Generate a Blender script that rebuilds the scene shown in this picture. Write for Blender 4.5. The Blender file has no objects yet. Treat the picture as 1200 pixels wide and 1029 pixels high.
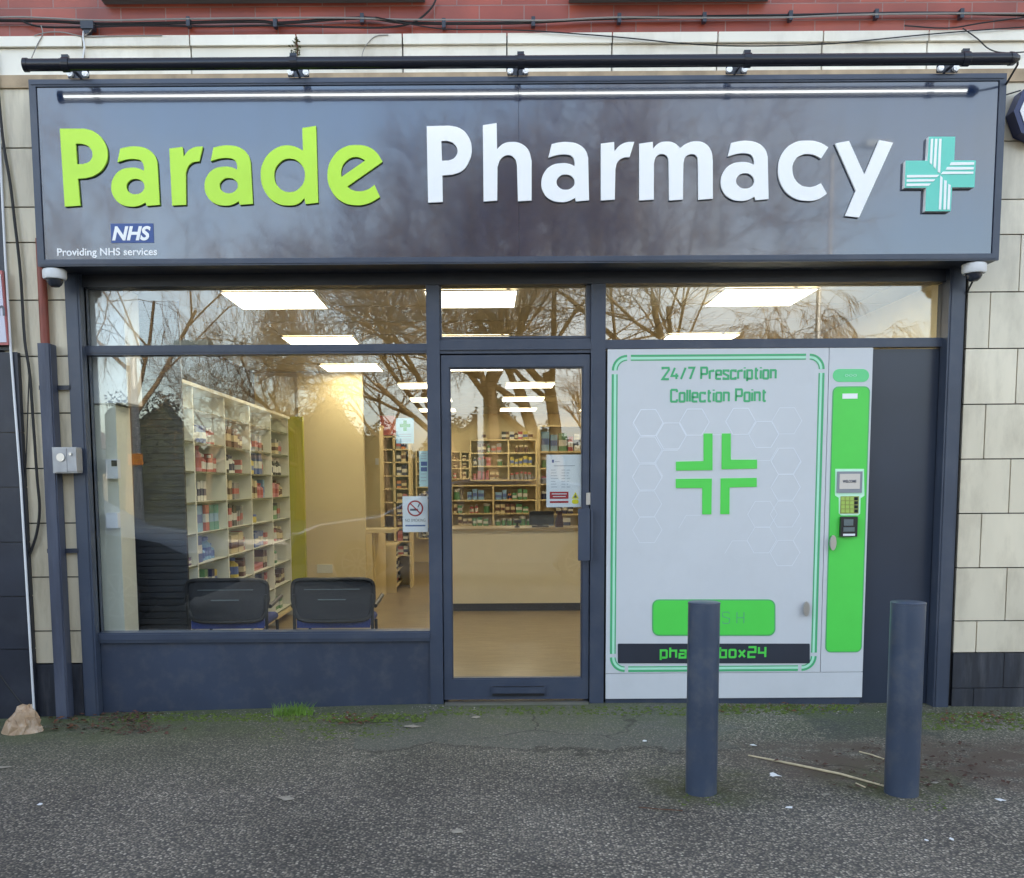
import bpy, math, random
from mathutils import Vector, Matrix

# ------------------------------------------------------------------ camera, world, sun, exposure
SC = bpy.context.scene
COL = SC.collection
R = math.radians
F, CX, CY = 1150.0, 566.0, 683.0            # focal length and principal point in pixels of the 1200 x 1029 photo
TH, RO = math.atan(0.1), 0.0065             # pitch down, roll
CAM = Vector((0.0, -5.95, 1.347))
_f = Vector((0, math.cos(TH), -math.sin(TH)))
_u0 = Vector((0, math.sin(TH), math.cos(TH)))
_r0 = Vector((1, 0, 0))
_r = _r0 * math.cos(RO) - _u0 * math.sin(RO)
_u = _u0 * math.cos(RO) + _r0 * math.sin(RO)
cam = bpy.data.cameras.new('camera')
co = bpy.data.objects.new('camera', cam)
COL.objects.link(co)
M = Matrix(((_r.x, _u.x, -_f.x, CAM.x), (_r.y, _u.y, -_f.y, CAM.y), (_r.z, _u.z, -_f.z, CAM.z), (0, 0, 0, 1)))
co.matrix_world = M
cam.sensor_fit = 'HORIZONTAL'
cam.sensor_width = 36.0
cam.lens = 36.0 * F / 1200.0
cam.shift_x = (600 - CX) / 1200.0
cam.shift_y = (CY - 514.5) / 1200.0
cam.clip_start = 0.05
cam.clip_end = 600
SC.camera = co

w = bpy.data.worlds.new('World')
SC.world = w
w.use_nodes = True
nt = w.node_tree
bg = nt.nodes['Background']
sky = nt.nodes.new('ShaderNodeTexSky')
sky.sky_type = 'NISHITA'
sky.sun_disc = False
SUN_EL, SUN_AZ = R(24), R(18)               # behind the building, a little to the right
sky.sun_elevation = SUN_EL
sky.sun_rotation = SUN_AZ
sky.air_density = 1.0
sky.dust_density = 3.0
sky.ozone_density = 0.6
# thin broken cloud over the blue: the same sky brightness with less colour
bw = nt.nodes.new('ShaderNodeRGBToBW')
nt.links.new(sky.outputs[0], bw.inputs[0])
cm = nt.nodes.new('ShaderNodeMix'); cm.data_type = 'RGBA'; cm.blend_type = 'MULTIPLY'; cm.inputs[0].default_value = 1
nt.links.new(bw.outputs[0], cm.inputs[6]); cm.inputs[7].default_value = (1.24, 1.26, 1.22, 1)
tcw = nt.nodes.new('ShaderNodeTexCoord')
mpw = nt.nodes.new('ShaderNodeMapping'); mpw.inputs['Scale'].default_value = (1.5, 1.5, 4.0)
nt.links.new(tcw.outputs['Generated'], mpw.inputs[0])
cn = nt.nodes.new('ShaderNodeTexNoise'); cn.inputs['Scale'].default_value = 1.6; cn.inputs['Detail'].default_value = 7
nt.links.new(mpw.outputs[0], cn.inputs['Vector'])
cr0 = nt.nodes.new('ShaderNodeMapRange')
for i_, v_ in enumerate((0.38, 0.62, 0.10, 0.70)): cr0.inputs[i_ + 1].default_value = v_
nt.links.new(cn.outputs[0], cr0.inputs[0])
cx_ = nt.nodes.new('ShaderNodeMix'); cx_.data_type = 'RGBA'
nt.links.new(cr0.outputs[0], cx_.inputs[0]); nt.links.new(sky.outputs[0], cx_.inputs[6]); nt.links.new(cm.outputs[2], cx_.inputs[7])
nt.links.new(cx_.outputs[2], bg.inputs[0])
bg.inputs[1].default_value = 0.13
sl = bpy.data.lights.new('sun', 'SUN')
sl.energy = 2.6
sl.angle = R(0.6)
sl.color = (1, 0.9, 0.76)
so = bpy.data.objects.new('sun', sl)
COL.objects.link(so)
sd = Vector((math.sin(SUN_AZ) * math.cos(SUN_EL), math.cos(SUN_AZ) * math.cos(SUN_EL), math.sin(SUN_EL)))
so.rotation_euler = sd.to_track_quat('Z', 'Y').to_euler()
so.location = (0, 0, 20)
SC.view_settings.view_transform = 'Standard'
SC.view_settings.look = 'None'
SC.view_settings.exposure = 2.65
SC.view_settings.gamma = 1
SC.cycles.max_bounces = 8
SC.cycles.transparent_max_bounces = 16
SC.cycles.caustics_reflective = False
SC.cycles.sample_clamp_indirect = 6
SC.cycles.use_denoising = True


def at(px, py, Y):
    """point of the plane y = Y behind a pixel of the photo"""
    d = _f + _r * ((px - CX) / F) + _u * ((CY - py) / F)
    t = (Y - CAM.y) / d.y
    return CAM + d * t


def gz(x, y=0):
    """gentle fall of the pavement away from the door"""
    a = max(0, -x - 0.3)
    b = max(0, x - 1.0)
    k = math.exp(-(y / 3.0) ** 2)
    return -(min(a, 3.5) * 0.022 + min(b, 3.5) * 0.014) * k


def G(px, py, n=3):
    z = 0
    for _ in range(n):
        d = _f + _r * ((px - CX) / F) + _u * ((CY - py) / F)
        t = (z - CAM.z) / d.z
        p = CAM + d * t
        z = gz(p.x, p.y)
    return Vector((p.x, p.y, z))


rnd = random.Random(7)

# ------------------------------------------------------------------ materials


def lin(r, g, b):
    f = lambda c: ((c / 255 + 0.055) / 1.055) ** 2.4 if c > 10 else c / 255 / 12.92
    return (f(r), f(g), f(b), 1)


def mat(name, col, rough=0.5, metal=0.0, var=0.0, vscale=6.0, bump=0.0, bscale=60.0, spec=0.5, coat=0.0,
        emit=None, es=0.0, dirt=None, dscale=3.0, damt=0.0, stretch=None):
    m = bpy.data.materials.new(name)
    m.use_nodes = True
    n = m.node_tree.nodes
    l = m.node_tree.links
    p = n['Principled BSDF']
    c = tuple(col) + (1,) if len(col) == 3 else tuple(col)
    p.inputs['Base Color'].default_value = c
    p.inputs['Roughness'].default_value = rough
    p.inputs['Metallic'].default_value = metal
    p.inputs['Specular IOR Level'].default_value = spec
    p.inputs['Coat Weight'].default_value = coat
    tc = n.new('ShaderNodeTexCoord')
    src = tc.outputs['Object']
    if stretch:
        mp = n.new('ShaderNodeMapping')
        mp.inputs['Scale'].default_value = stretch
        l.new(src, mp.inputs[0])
        src = mp.outputs[0]
    out = None
    if var > 0:
        no = n.new('ShaderNodeTexNoise')
        no.inputs['Scale'].default_value = vscale
        no.inputs['Detail'].default_value = 5
        l.new(src, no.inputs['Vector'])
        mr = n.new('ShaderNodeMapRange')
        mr.inputs[1].default_value = 0.3
        mr.inputs[2].default_value = 0.7
        mr.inputs[3].default_value = 1 - var
        mr.inputs[4].default_value = 1 + var
        l.new(no.outputs[0], mr.inputs[0])
        mx = n.new('ShaderNodeMix')
        mx.data_type = 'RGBA'
        mx.blend_type = 'MULTIPLY'
        mx.inputs[0].default_value = 1
        mx.inputs[6].default_value = c
        l.new(mr.outputs[0], mx.inputs[7])
        out = mx.outputs[2]
    if damt > 0:
        no = n.new('ShaderNodeTexNoise')
        no.inputs['Scale'].default_value = dscale
        no.inputs['Detail'].default_value = 8
        no.inputs['Roughness'].default_value = 0.65
        l.new(src, no.inputs['Vector'])
        mr = n.new('ShaderNodeMapRange')
        mr.inputs[1].default_value = 0.48
        mr.inputs[2].default_value = 0.75
        mr.inputs[3].default_value = 0
        mr.inputs[4].default_value = damt
        l.new(no.outputs[0], mr.inputs[0])
        mx = n.new('ShaderNodeMix')
        mx.data_type = 'RGBA'
        l.new(mr.outputs[0], mx.inputs[0])
        mx.inputs[6].default_value = c
        if out:
            l.new(out, mx.inputs[6])
        mx.inputs[7].default_value = tuple(dirt)
        out = mx.outputs[2]
    if out:
        l.new(out, p.inputs['Base Color'])
    if bump > 0:
        no = n.new('ShaderNodeTexNoise')
        no.inputs['Scale'].default_value = bscale
        no.inputs['Detail'].default_value = 4
        l.new(src, no.inputs['Vector'])
        b = n.new('ShaderNodeBump')
        b.inputs['Strength'].default_value = bump
        b.inputs['Distance'].default_value = 0.01
        l.new(no.outputs[0], b.inputs['Height'])
        l.new(b.outputs[0], p.inputs['Normal'])
    if emit:
        p.inputs['Emission Color'].default_value = tuple(emit) + (1,)
        p.inputs['Emission Strength'].default_value = es
    return m


NAVY = mat('navy_paint', (0.042, 0.056, 0.090), 0.38, var=0.12, vscale=2.5, bump=0.03, bscale=200, dirt=(0.10, 0.105, 0.12, 1), dscale=5, damt=0.35)
NAVYD = mat('dark_navy_paint', (0.022, 0.028, 0.045), 0.4, var=0.15, vscale=2)
RISER = mat('navy_riser_board', (0.034, 0.047, 0.080), 0.45, var=0.2, vscale=1.5, dirt=(0.12, 0.12, 0.125, 1), dscale=9, damt=0.35, bump=0.04, bscale=40)
PANEL = mat('navy_side_board', (0.028, 0.038, 0.062), 0.28, var=0.15, vscale=1.2)
BLACK = mat('black_plastic', (0.012, 0.012, 0.015), 0.35)
TUBEM = mat('black_tube_paint', (0.012, 0.014, 0.024), 0.25)
def streaky(m):
    n = m.node_tree.nodes
    p = n['Principled BSDF']
    tg = n.new('ShaderNodeTangent')
    tg.direction_type = 'RADIAL'
    tg.axis = 'Z'
    m.node_tree.links.new(tg.outputs[0], p.inputs['Tangent'])
    p.inputs['Anisotropic'].default_value = 0.9
    p.inputs['Anisotropic Rotation'].default_value = 0.25
    p.inputs['Coat Roughness'].default_value = 0.035
    p.inputs['Coat IOR'].default_value = 1.62


SIGNF = mat('sign_face_gloss', (0.005, 0.015, 0.048), 0.12, var=0.2, vscale=2, spec=0.8, coat=1.0, stretch=(6, 6, 0.6))
streaky(SIGNF)
LIME = mat('lime_acrylic', lin(192, 238, 62), 0.35, var=0.04, vscale=3)
WHITEL = mat('white_acrylic', (0.92, 0.92, 0.92), 0.35)
TEAL = mat('teal_acrylic', lin(104, 208, 190), 0.35)
NHSB = mat('blue_vinyl', lin(38, 72, 140), 0.3)
BRICK = None
BONE = mat('stone_tile', lin(236, 230, 216), 0.35, var=0.07, vscale=3, bump=0.05, bscale=30, dirt=lin(160, 146, 120), dscale=2.2, damt=0.55, stretch=(1, 1, 0.5))
BONER = mat('glazed_tile', lin(222, 212, 190), 0.2, var=0.05, vscale=3, bump=0.03, bscale=25, dirt=lin(150, 138, 118), dscale=2.6, damt=0.5, stretch=(2.2, 1, 0.7))
BONEL = mat('cream_glazed_tile', lin(216, 204, 178), 0.25, var=0.10, vscale=2.5, bump=0.04, bscale=25, dirt=lin(132, 118, 94), dscale=3.0, damt=0.6, stretch=(3, 1, 0.5))
GROUT = mat('dark_grout', (0.035, 0.033, 0.03), 0.9, var=0.4, vscale=14)
PLINTH = mat('black_glazed_tile', (0.022, 0.026, 0.038), 0.42, var=0.35, vscale=6, dirt=(0.16, 0.16, 0.17, 1), dscale=4, damt=0.35, stretch=(4, 1, 0.6))
REDPIPE = mat('red_pipe_paint', lin(130, 62, 48), 0.5, var=0.2)
PATINA = mat('weathered_steel', (0.05, 0.06, 0.095), 0.5, var=0.3, vscale=5, dirt=(0.14, 0.15, 0.18, 1), dscale=4, damt=0.45, bump=0.1, bscale=50, stretch=(3, 3, 0.4))
STEEL = mat('brushed_steel', (0.55, 0.55, 0.55), 0.3, 1.0, var=0.1)
GREYBOX = mat('grey_cast_metal', (0.33, 0.34, 0.36), 0.4, 0.5, var=0.12, vscale=14)
WHITEP = mat('white_plastic', (0.75, 0.76, 0.78), 0.4, var=0.03)
DOME = mat('dark_dome', (0.03, 0.035, 0.05), 0.12)
CABLE = mat('cable_rubber', (0.012, 0.012, 0.014), 0.5)
CABLEG = mat('grey_cable', (0.28, 0.26, 0.24), 0.6)
MACH = mat('machine_white', lin(206, 209, 213), 0.26, var=0.025, vscale=2, dirt=lin(170, 172, 172), dscale=4, damt=0.18)
MGREEN = mat('printed_green', lin(72, 176, 118), 0.35)
MINT = mat('printed_mint', lin(176, 236, 206), 0.35)
BGREEN = mat('bright_green', lin(84, 214, 84), 0.3, var=0.03)
BGREEN2 = mat('green_edge', lin(86, 176, 110), 0.3)
HEXL = mat('printed_pale_line', lin(224, 228, 234), 0.3)
SCRATCH = mat('scratched_green', lin(92, 168, 130), 0.5)
BOLL = mat('bollard_paint', (0.048, 0.067, 0.108), 0.33, var=0.15, vscale=4, dirt=(0.15, 0.15, 0.145, 1), dscale=11, damt=0.4, bump=0.03, bscale=90)
CREAM = mat('cream_wall', lin(226, 209, 166), 0.8, var=0.04, vscale=2)
SHWHITE = mat('shelf_laminate', lin(222, 222, 208), 0.5, var=0.03)
SHBEIGE = mat('beige_laminate', lin(214, 196, 150), 0.5, var=0.04)
GLASSEDGE = mat('shelf_edge_dark', lin(92, 98, 80), 0.35)
OLIVE = mat('olive_panel', lin(178, 176, 26), 0.5)
SLAT = mat('charcoal_slats', (0.028, 0.032, 0.042), 0.5, var=0.15)
FLOORM = mat('vinyl_floor', lin(138, 121, 90), 0.3, var=0.22, vscale=3, stretch=(1.5, 8, 1))
CEILM = mat('ceiling_tile_white', lin(176, 168, 148), 0.8, var=0.03, vscale=8)
LAMP = mat('led_panel', (0.8, 0.8, 0.8), 0.5, emit=(1.0, 0.87, 0.62), es=1.6)
LEDS = mat('led_strip', (0.8, 0.8, 0.8), 0.5, emit=(0.96, 1.0, 0.97), es=2.3)
COUNTERF = mat('counter_front', lin(224, 214, 186), 0.45, var=0.02)
DARKKICK = mat('dark_kickboard', (0.015, 0.015, 0.018), 0.4)
CHAIRM = mat('black_mesh_fabric', (0.016, 0.018, 0.024), 0.6, bump=0.3, bscale=300)
CHAIRP = mat('black_chair_plastic', (0.012, 0.013, 0.016), 0.4)
BLUESEAT = mat('blue_seat_fabric', lin(40, 58, 120), 0.8)
PAPER = mat('paper_white', (0.78, 0.80, 0.82), 0.6)
PAPERB = mat('paper_pale_blue', lin(196, 226, 226), 0.6)
INK = mat('grey_ink', (0.12, 0.13, 0.16), 0.6)
INKL = mat('light_grey_ink', (0.42, 0.45, 0.5), 0.6)
REDI = mat('red_ink', lin(170, 40, 45), 0.5)
YELI = mat('yellow_ink', lin(235, 225, 40), 0.5)
BLUI = mat('blue_ink', lin(60, 90, 150), 0.5)
GRNI = mat('green_ink', lin(30, 170, 95), 0.5)
SILL = mat('pale_sill', lin(190, 205, 205), 0.5, var=0.1)
UPVC = mat('grey_frame', lin(98, 110, 112), 0.4)
BAG = mat('kraft_paper', lin(168, 140, 110), 0.6, var=0.25, vscale=16, dirt=lin(220, 210, 198), dscale=14, damt=0.6, bump=0.3, bscale=30)
LEAFM = mat('dead_leaf', lin(92, 58, 38), 0.8, var=0.5, vscale=30)
LEAFR = mat('red_dead_leaf', lin(84, 56, 46), 0.8, var=0.4, vscale=30)
GRASSM = mat('grass_blade', lin(98, 132, 42), 0.6, var=0.3, vscale=20)
MOSSM = mat('moss', lin(80, 94, 38), 0.95, var=0.45, vscale=40, bump=0.5, bscale=150)
STONEW = mat('pale_chip', lin(148, 142, 130), 0.8, var=0.2, vscale=30)
TWIGM = mat('dry_twig', lin(196, 182, 150), 0.8, var=0.2, vscale=30)
SOIL = mat('soil', lin(74, 56, 46), 0.95, var=0.4, vscale=12, bump=0.8, bscale=60)
BARK = mat('bark', lin(96, 80, 56), 0.9, var=0.35, vscale=5)
TWIGS = mat('twig_bark', lin(100, 82, 54), 0.9, var=0.25, vscale=2)
CARS = mat('silver_car_paint', (0.42, 0.43, 0.45), 0.25, 0.7, coat=0.8)
CARD = mat('dark_blue_car_paint', (0.02, 0.026, 0.05), 0.4, 0.0, coat=0.15)
CARG = mat('car_glass', (0.02, 0.025, 0.03), 0.05)
TYRE = mat('tyre_rubber', (0.015, 0.015, 0.015), 0.8)
ALLOY = mat('alloy', (0.22, 0.22, 0.23), 0.5, 0.2)
LENS = mat('headlight_lens', (0.5, 0.52, 0.55), 0.1)
HOUSEW = mat('pale_render', lin(205, 192, 168), 0.85, var=0.06)
ROOFM = mat('roof_tiles', lin(84, 62, 54), 0.8, var=0.2, vscale=10)
HEDGEM = mat('hedge_leaves', lin(34, 38, 22), 0.9, var=0.5, vscale=3)
KERBM = mat('kerb_concrete', (0.25, 0.24, 0.22), 0.8, var=0.1)
ROADM = mat('road_asphalt', (0.06, 0.06, 0.06), 0.85, var=0.15)
VERGE = mat('verge_grass', lin(40, 46, 26), 0.95, var=0.4, vscale=2)
POSTG = mat('galvanised_post', (0.32, 0.33, 0.33), 0.5, 0.4)
ORANGE = mat('orange_plate', lin(238, 150, 40), 0.5)
PINKSIGN = mat('pale_sign_face', lin(206, 204, 218), 0.5)
PINKEDGE = mat('pink_sign_edge', lin(190, 110, 110), 0.5)
DEEPBLUE = mat('deep_blue_sign', lin(24, 40, 92), 0.3)
LEADPAINT = mat('neighbour_boarding', (0.018, 0.022, 0.036), 0.45, var=0.25, vscale=3, dirt=(0.06, 0.065, 0.08, 1), dscale=5, damt=0.3)


def island_var(m, lo, hi):
    n = m.node_tree.nodes
    l = m.node_tree.links
    p = n['Principled BSDF']
    old = p.inputs['Base Color'].links[0].from_socket
    ge = n.new('ShaderNodeNewGeometry')
    mr = n.new('ShaderNodeMapRange')
    mr.inputs[3].default_value = lo
    mr.inputs[4].default_value = hi
    l.new(ge.outputs['Random Per Island'], mr.inputs[0])
    mx = n.new('ShaderNodeMix')
    mx.data_type = 'RGBA'
    mx.blend_type = 'MULTIPLY'
    mx.inputs[0].default_value = 1
    l.new(old, mx.inputs[6])
    l.new(mr.outputs[0], mx.inputs[7])
    l.new(mx.outputs[2], p.inputs['Base Color'])


for m_ in (BONE, BONER, BONEL, PLINTH):
    island_var(m_, 0.88, 1.06)


def glass_mat(name, f0):
    m = bpy.data.materials.new(name)
    m.use_nodes = True
    n = m.node_tree.nodes
    l = m.node_tree.links
    n.remove(n['Principled BSDF'])
    tr = n.new('ShaderNodeBsdfTransparent')
    tr.inputs[0].default_value = (0.97, 0.985, 0.98, 1)
    gl = n.new('ShaderNodeBsdfGlossy')
    gl.inputs['Roughness'].default_value = 0.0
    gl.inputs[0].default_value = (1, 1, 1, 1)
    lw = n.new('ShaderNodeLayerWeight')
    lw.inputs[0].default_value = 0.5
    pw = n.new('ShaderNodeMath')
    pw.operation = 'POWER'
    pw.inputs[1].default_value = 5
    l.new(lw.outputs['Facing'], pw.inputs[0])
    ma = n.new('ShaderNodeMath')
    ma.operation = 'MULTIPLY_ADD'
    ma.inputs[1].default_value = 1 - f0
    ma.inputs[2].default_value = f0
    l.new(pw.outputs[0], ma.inputs[0])
    mx = n.new('ShaderNodeMixShader')
    l.new(ma.outputs[0], mx.inputs[0])
    l.new(tr.outputs[0], mx.inputs[1])
    l.new(gl.outputs[0], mx.inputs[2])
    l.new(mx.outputs[0], n['Material Output'].inputs[0])
    return m


GLASS = glass_mat('window_glass', 0.075)


def brick_mat():
    m = mat('glazed_red_brick', (0.2, 0.05, 0.04), 0.35)
    n = m.node_tree.nodes
    l = m.node_tree.links
    p = n['Principled BSDF']
    tc = n.new('ShaderNodeTexCoord')
    sx = n.new('ShaderNodeSeparateXYZ')
    l.new(tc.outputs['Object'], sx.inputs[0])
    cb = n.new('ShaderNodeCombineXYZ')
    l.new(sx.outputs['X'], cb.inputs[0])
    l.new(sx.outputs['Z'], cb.inputs[1])
    bt = n.new('ShaderNodeTexBrick')
    bt.inputs['Scale'].default_value = 1
    bt.inputs['Brick Width'].default_value = 0.258
    bt.inputs['Row Height'].default_value = 0.093
    bt.inputs['Mortar Size'].default_value = 0.0035
    bt.inputs['Mortar Smooth'].default_value = 0.2
    bt.inputs['Bias'].default_value = 0
    bt.inputs['Color1'].default_value = lin(172, 84, 64)
    bt.inputs['Color2'].default_value = lin(146, 66, 50)
    bt.inputs['Mortar'].default_value = lin(150, 112, 104)
    l.new(cb.outputs[0], bt.inputs['Vector'])
    no = n.new('ShaderNodeTexNoise')
    no.inputs['Scale'].default_value = 3
    no.inputs['Detail'].default_value = 8
    l.new(tc.outputs['Object'], no.inputs['Vector'])
    mr = n.new('ShaderNodeMapRange')
    mr.inputs[1].default_value = 0.3
    mr.inputs[2].default_value = 0.7
    mr.inputs[3].default_value = 0.72
    mr.inputs[4].default_value = 1.15
    l.new(no.outputs[0], mr.inputs[0])
    mx = n.new('ShaderNodeMix')
    mx.data_type = 'RGBA'
    mx.blend_type = 'MULTIPLY'
    mx.inputs[0].default_value = 1
    l.new(bt.outputs['Color'], mx.inputs[6])
    l.new(mr.outputs[0], mx.inputs[7])
    l.new(mx.outputs[2], p.inputs['Base Color'])
    b = n.new('ShaderNodeBump')
    b.inputs['Strength'].default_value = 0.6
    b.inputs['Distance'].default_value = 0.004
    inv = n.new('ShaderNodeMath')
    inv.operation = 'SUBTRACT'
    inv.inputs[0].default_value = 1
    l.new(bt.outputs['Fac'], inv.inputs[1])
    l.new(inv.outputs[0], b.inputs['Height'])
    l.new(b.outputs[0], p.inputs['Normal'])
    return m


BRICK = brick_mat()


def asphalt_mat():
    m = mat('pavement_asphalt', (0.07, 0.07, 0.07), 0.9)
    n = m.node_tree.nodes
    l = m.node_tree.links
    p = n['Principled BSDF']
    p.inputs['Specular IOR Level'].default_value = 0.3
    tc = n.new('ShaderNodeTexCoord')
    O = tc.outputs['Object']

    def noise(scale, det=6, rough=0.6):
        q = n.new('ShaderNodeTexNoise')
        q.inputs['Scale'].default_value = scale
        q.inputs['Detail'].default_value = det
        q.inputs['Roughness'].default_value = rough
        l.new(O, q.inputs['Vector'])
        return q.outputs[0]

    def mapr(src, a, b, c=0.0, d=1.0):
        q = n.new('ShaderNodeMapRange')
        for i, v in enumerate((a, b, c, d)):
            q.inputs[i + 1].default_value = v
        l.new(src, q.inputs[0])
        return q.outputs[0]

    def math2(op, a, b):
        q = n.new('ShaderNodeMath')
        q.operation = op
        for i, v in enumerate((a, b)):
            if isinstance(v, (int, float)):
                q.inputs[i].default_value = v
            else:
                l.new(v, q.inputs[i])
        q.use_clamp = op != 'SUBTRACT' and op != 'ADD'
        return q.outputs[0]

    def mix(fac, a, b):
        q = n.new('ShaderNodeMix')
        q.data_type = 'RGBA'
        if isinstance(fac, (int, float)):
            q.inputs[0].default_value = fac
        else:
            l.new(fac, q.inputs[0])
        for i, v in ((6, a), (7, b)):
            if isinstance(v, tuple):
                q.inputs[i].default_value = v
            else:
                l.new(v, q.inputs[i])
        return q.outputs[2]

    vo = n.new('ShaderNodeTexVoronoi')
    vo.inputs['Scale'].default_value = 92
    l.new(O, vo.inputs['Vector'])
    sp = n.new('ShaderNodeSeparateColor')
    l.new(vo.outputs['Color'], sp.inputs[0])
    cr = n.new('ShaderNodeValToRGB')
    e = cr.color_ramp.elements
    e[0].position = 0
    e[0].color = (0.142, 0.128, 0.108, 1)
    e[1].position = 1
    e[1].color = (0.60, 0.535, 0.44, 1)
    q = e.new(0.45)
    q.color = (0.214, 0.190, 0.156, 1)
    q = e.new(0.86)
    q.color = (0.37, 0.325, 0.262, 1)
    l.new(sp.outputs[0], cr.inputs[0])
    stone = mapr(vo.outputs['Distance'], 0.35, 0.62, 1, 0)
    base = mix(stone, (0.085, 0.08, 0.072, 1), cr.outputs[0])
    # broad wear and stains
    wear = mapr(noise(0.9, 6, 0.6), 0.35, 0.68)
    mul = n.new('ShaderNodeMix')
    mul.data_type = 'RGBA'
    mul.blend_type = 'MULTIPLY'
    mul.inputs[0].default_value = 1
    l.new(base, mul.inputs[6])
    wr = mapr(wear, 0, 1, 0.72, 1.2)
    l.new(wr, mul.inputs[7])
    base = mul.outputs[2]
    # repaired strip by the door: finer, greener tarmac
    sx = n.new('ShaderNodeSeparateXYZ')
    l.new(O, sx.inputs[0])
    X, Y = sx.outputs['X'], sx.outputs['Y']
    wob = mapr(noise(2.2, 4), 0.3, 0.7, -0.14, 0.14)
    yy = math2('ADD', Y, wob)
    xx = math2('ADD', X, wob)

    def band(src, a, b, s=0.05):
        u = mapr(src, a, a + s)
        v = mapr(src, b - s, b, 1, 0)
        return math2('MULTIPLY', u, v)
    patch = math2('MULTIPLY', band(xx, -0.70, 1.35, 0.03), band(yy, -1.02, 0.2, 0.03))
    fine = mix(mapr(noise(160, 3), 0.4, 0.65), (0.09, 0.093, 0.083, 1), (0.20, 0.20, 0.185, 1))
    base = mix(math2('MULTIPLY', patch, 0.55), base, fine)
    edge = math2('MULTIPLY', band(xx, -0.74, 1.39, 0.02), band(yy, -1.07, -1.0, 0.025))
    base = mix(math2('MULTIPLY', edge, 0.5), base, (0.02, 0.02, 0.018, 1))
    # slate-coloured utility cover patch
    cov = math2('MULTIPLY', band(xx, 1.85, 2.5, 0.04), band(yy, -0.82, -0.08, 0.04))
    base = mix(math2('MULTIPLY', cov, 0.6), base, (0.05, 0.058, 0.055, 1))
    # soil spill on the right
    so_ = math2('MULTIPLY', band(xx, 1.0, 6.5, 0.6), band(yy, -1.75, -0.72, 0.3))
    sn = mapr(noise(5, 8, 0.7), 0.36, 0.52)
    base = mix(math2('MULTIPLY', so_, sn), base, (0.11, 0.082, 0.066, 1))
    # moss and algae near the wall
    near = mapr(yy, -0.85, -0.12)
    sides = mapr(xx, -2.0, -0.6, 1.0, 0.55)
    mn = mapr(noise(4.5, 8, 0.7), 0.38, 0.54)
    mossf = math2('MULTIPLY', math2('MULTIPLY', near, mn), sides)
    base = mix(math2('MULTIPLY', mossf, 0.85), base, (0.095, 0.125, 0.030, 1))
    # algae film on the left and round the bollards
    al = math2('MULTIPLY', mapr(xx, -2.6, 1.2, 1, 0.25), mapr(yy, -1.7, -0.5))
    base = mix(math2('MULTIPLY', al, 0.6), base, (0.085, 0.098, 0.055, 1))
    # green film round the feet of the bollards
    for (bx_, by_) in ((0.96, -1.70), (1.85, -1.66)):
        du = math2('ADD', xx, -bx_); dv = math2('ADD', yy, -by_)
        q = n.new('ShaderNodeVectorMath'); q.operation = 'LENGTH'
        cb = n.new('ShaderNodeCombineXYZ'); l.new(du, cb.inputs[0]); l.new(dv, cb.inputs[1]); l.new(cb.outputs[0], q.inputs[0])
        ring = mapr(q.outputs['Value'], 0.10, 0.42, 1, 0)
        base = mix(math2('MULTIPLY', math2('MULTIPLY', ring, mapr(noise(9, 6, 0.7), 0.35, 0.55)), 0.75), base, (0.075, 0.082, 0.03, 1))
    # thin cracks
    vc = n.new('ShaderNodeTexVoronoi'); vc.feature = 'DISTANCE_TO_EDGE'; vc.inputs['Scale'].default_value = 0.7
    wv = n.new('ShaderNodeTexNoise'); wv.inputs['Scale'].default_value = 3; wv.inputs['Detail'].default_value = 6
    l.new(O, wv.inputs['Vector'])
    wm = n.new('ShaderNodeMix'); wm.data_type = 'VECTOR'; wm.inputs[0].default_value = 0.25
    l.new(O, wm.inputs[4]); l.new(wv.outputs['Color'], wm.inputs[5])
    l.new(wm.outputs[1], vc.inputs['Vector'])
    crk = math2('MULTIPLY', mapr(vc.outputs['Distance'], 0.0, 0.006, 1, 0), mapr(noise(0.8, 3), 0.5, 0.6))
    base = mix(math2('MULTIPLY', crk, 0.7), base, (0.02, 0.02, 0.018, 1))
    l.new(base, p.inputs['Base Color'])
    hb = math2('ADD', math2('MULTIPLY', stone, 0.6), mapr(noise(220, 3), 0.2, 0.8, 0, 0.5))
    b = n.new('ShaderNodeBump')
    b.inputs['Strength'].default_value = 0.75
    b.inputs['Distance'].default_value = 0.006
    l.new(hb, b.inputs['Height'])
    l.new(b.outputs[0], p.inputs['Normal'])
    return m


ASPH = asphalt_mat()

# ------------------------------------------------------------------ mesh builder


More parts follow.
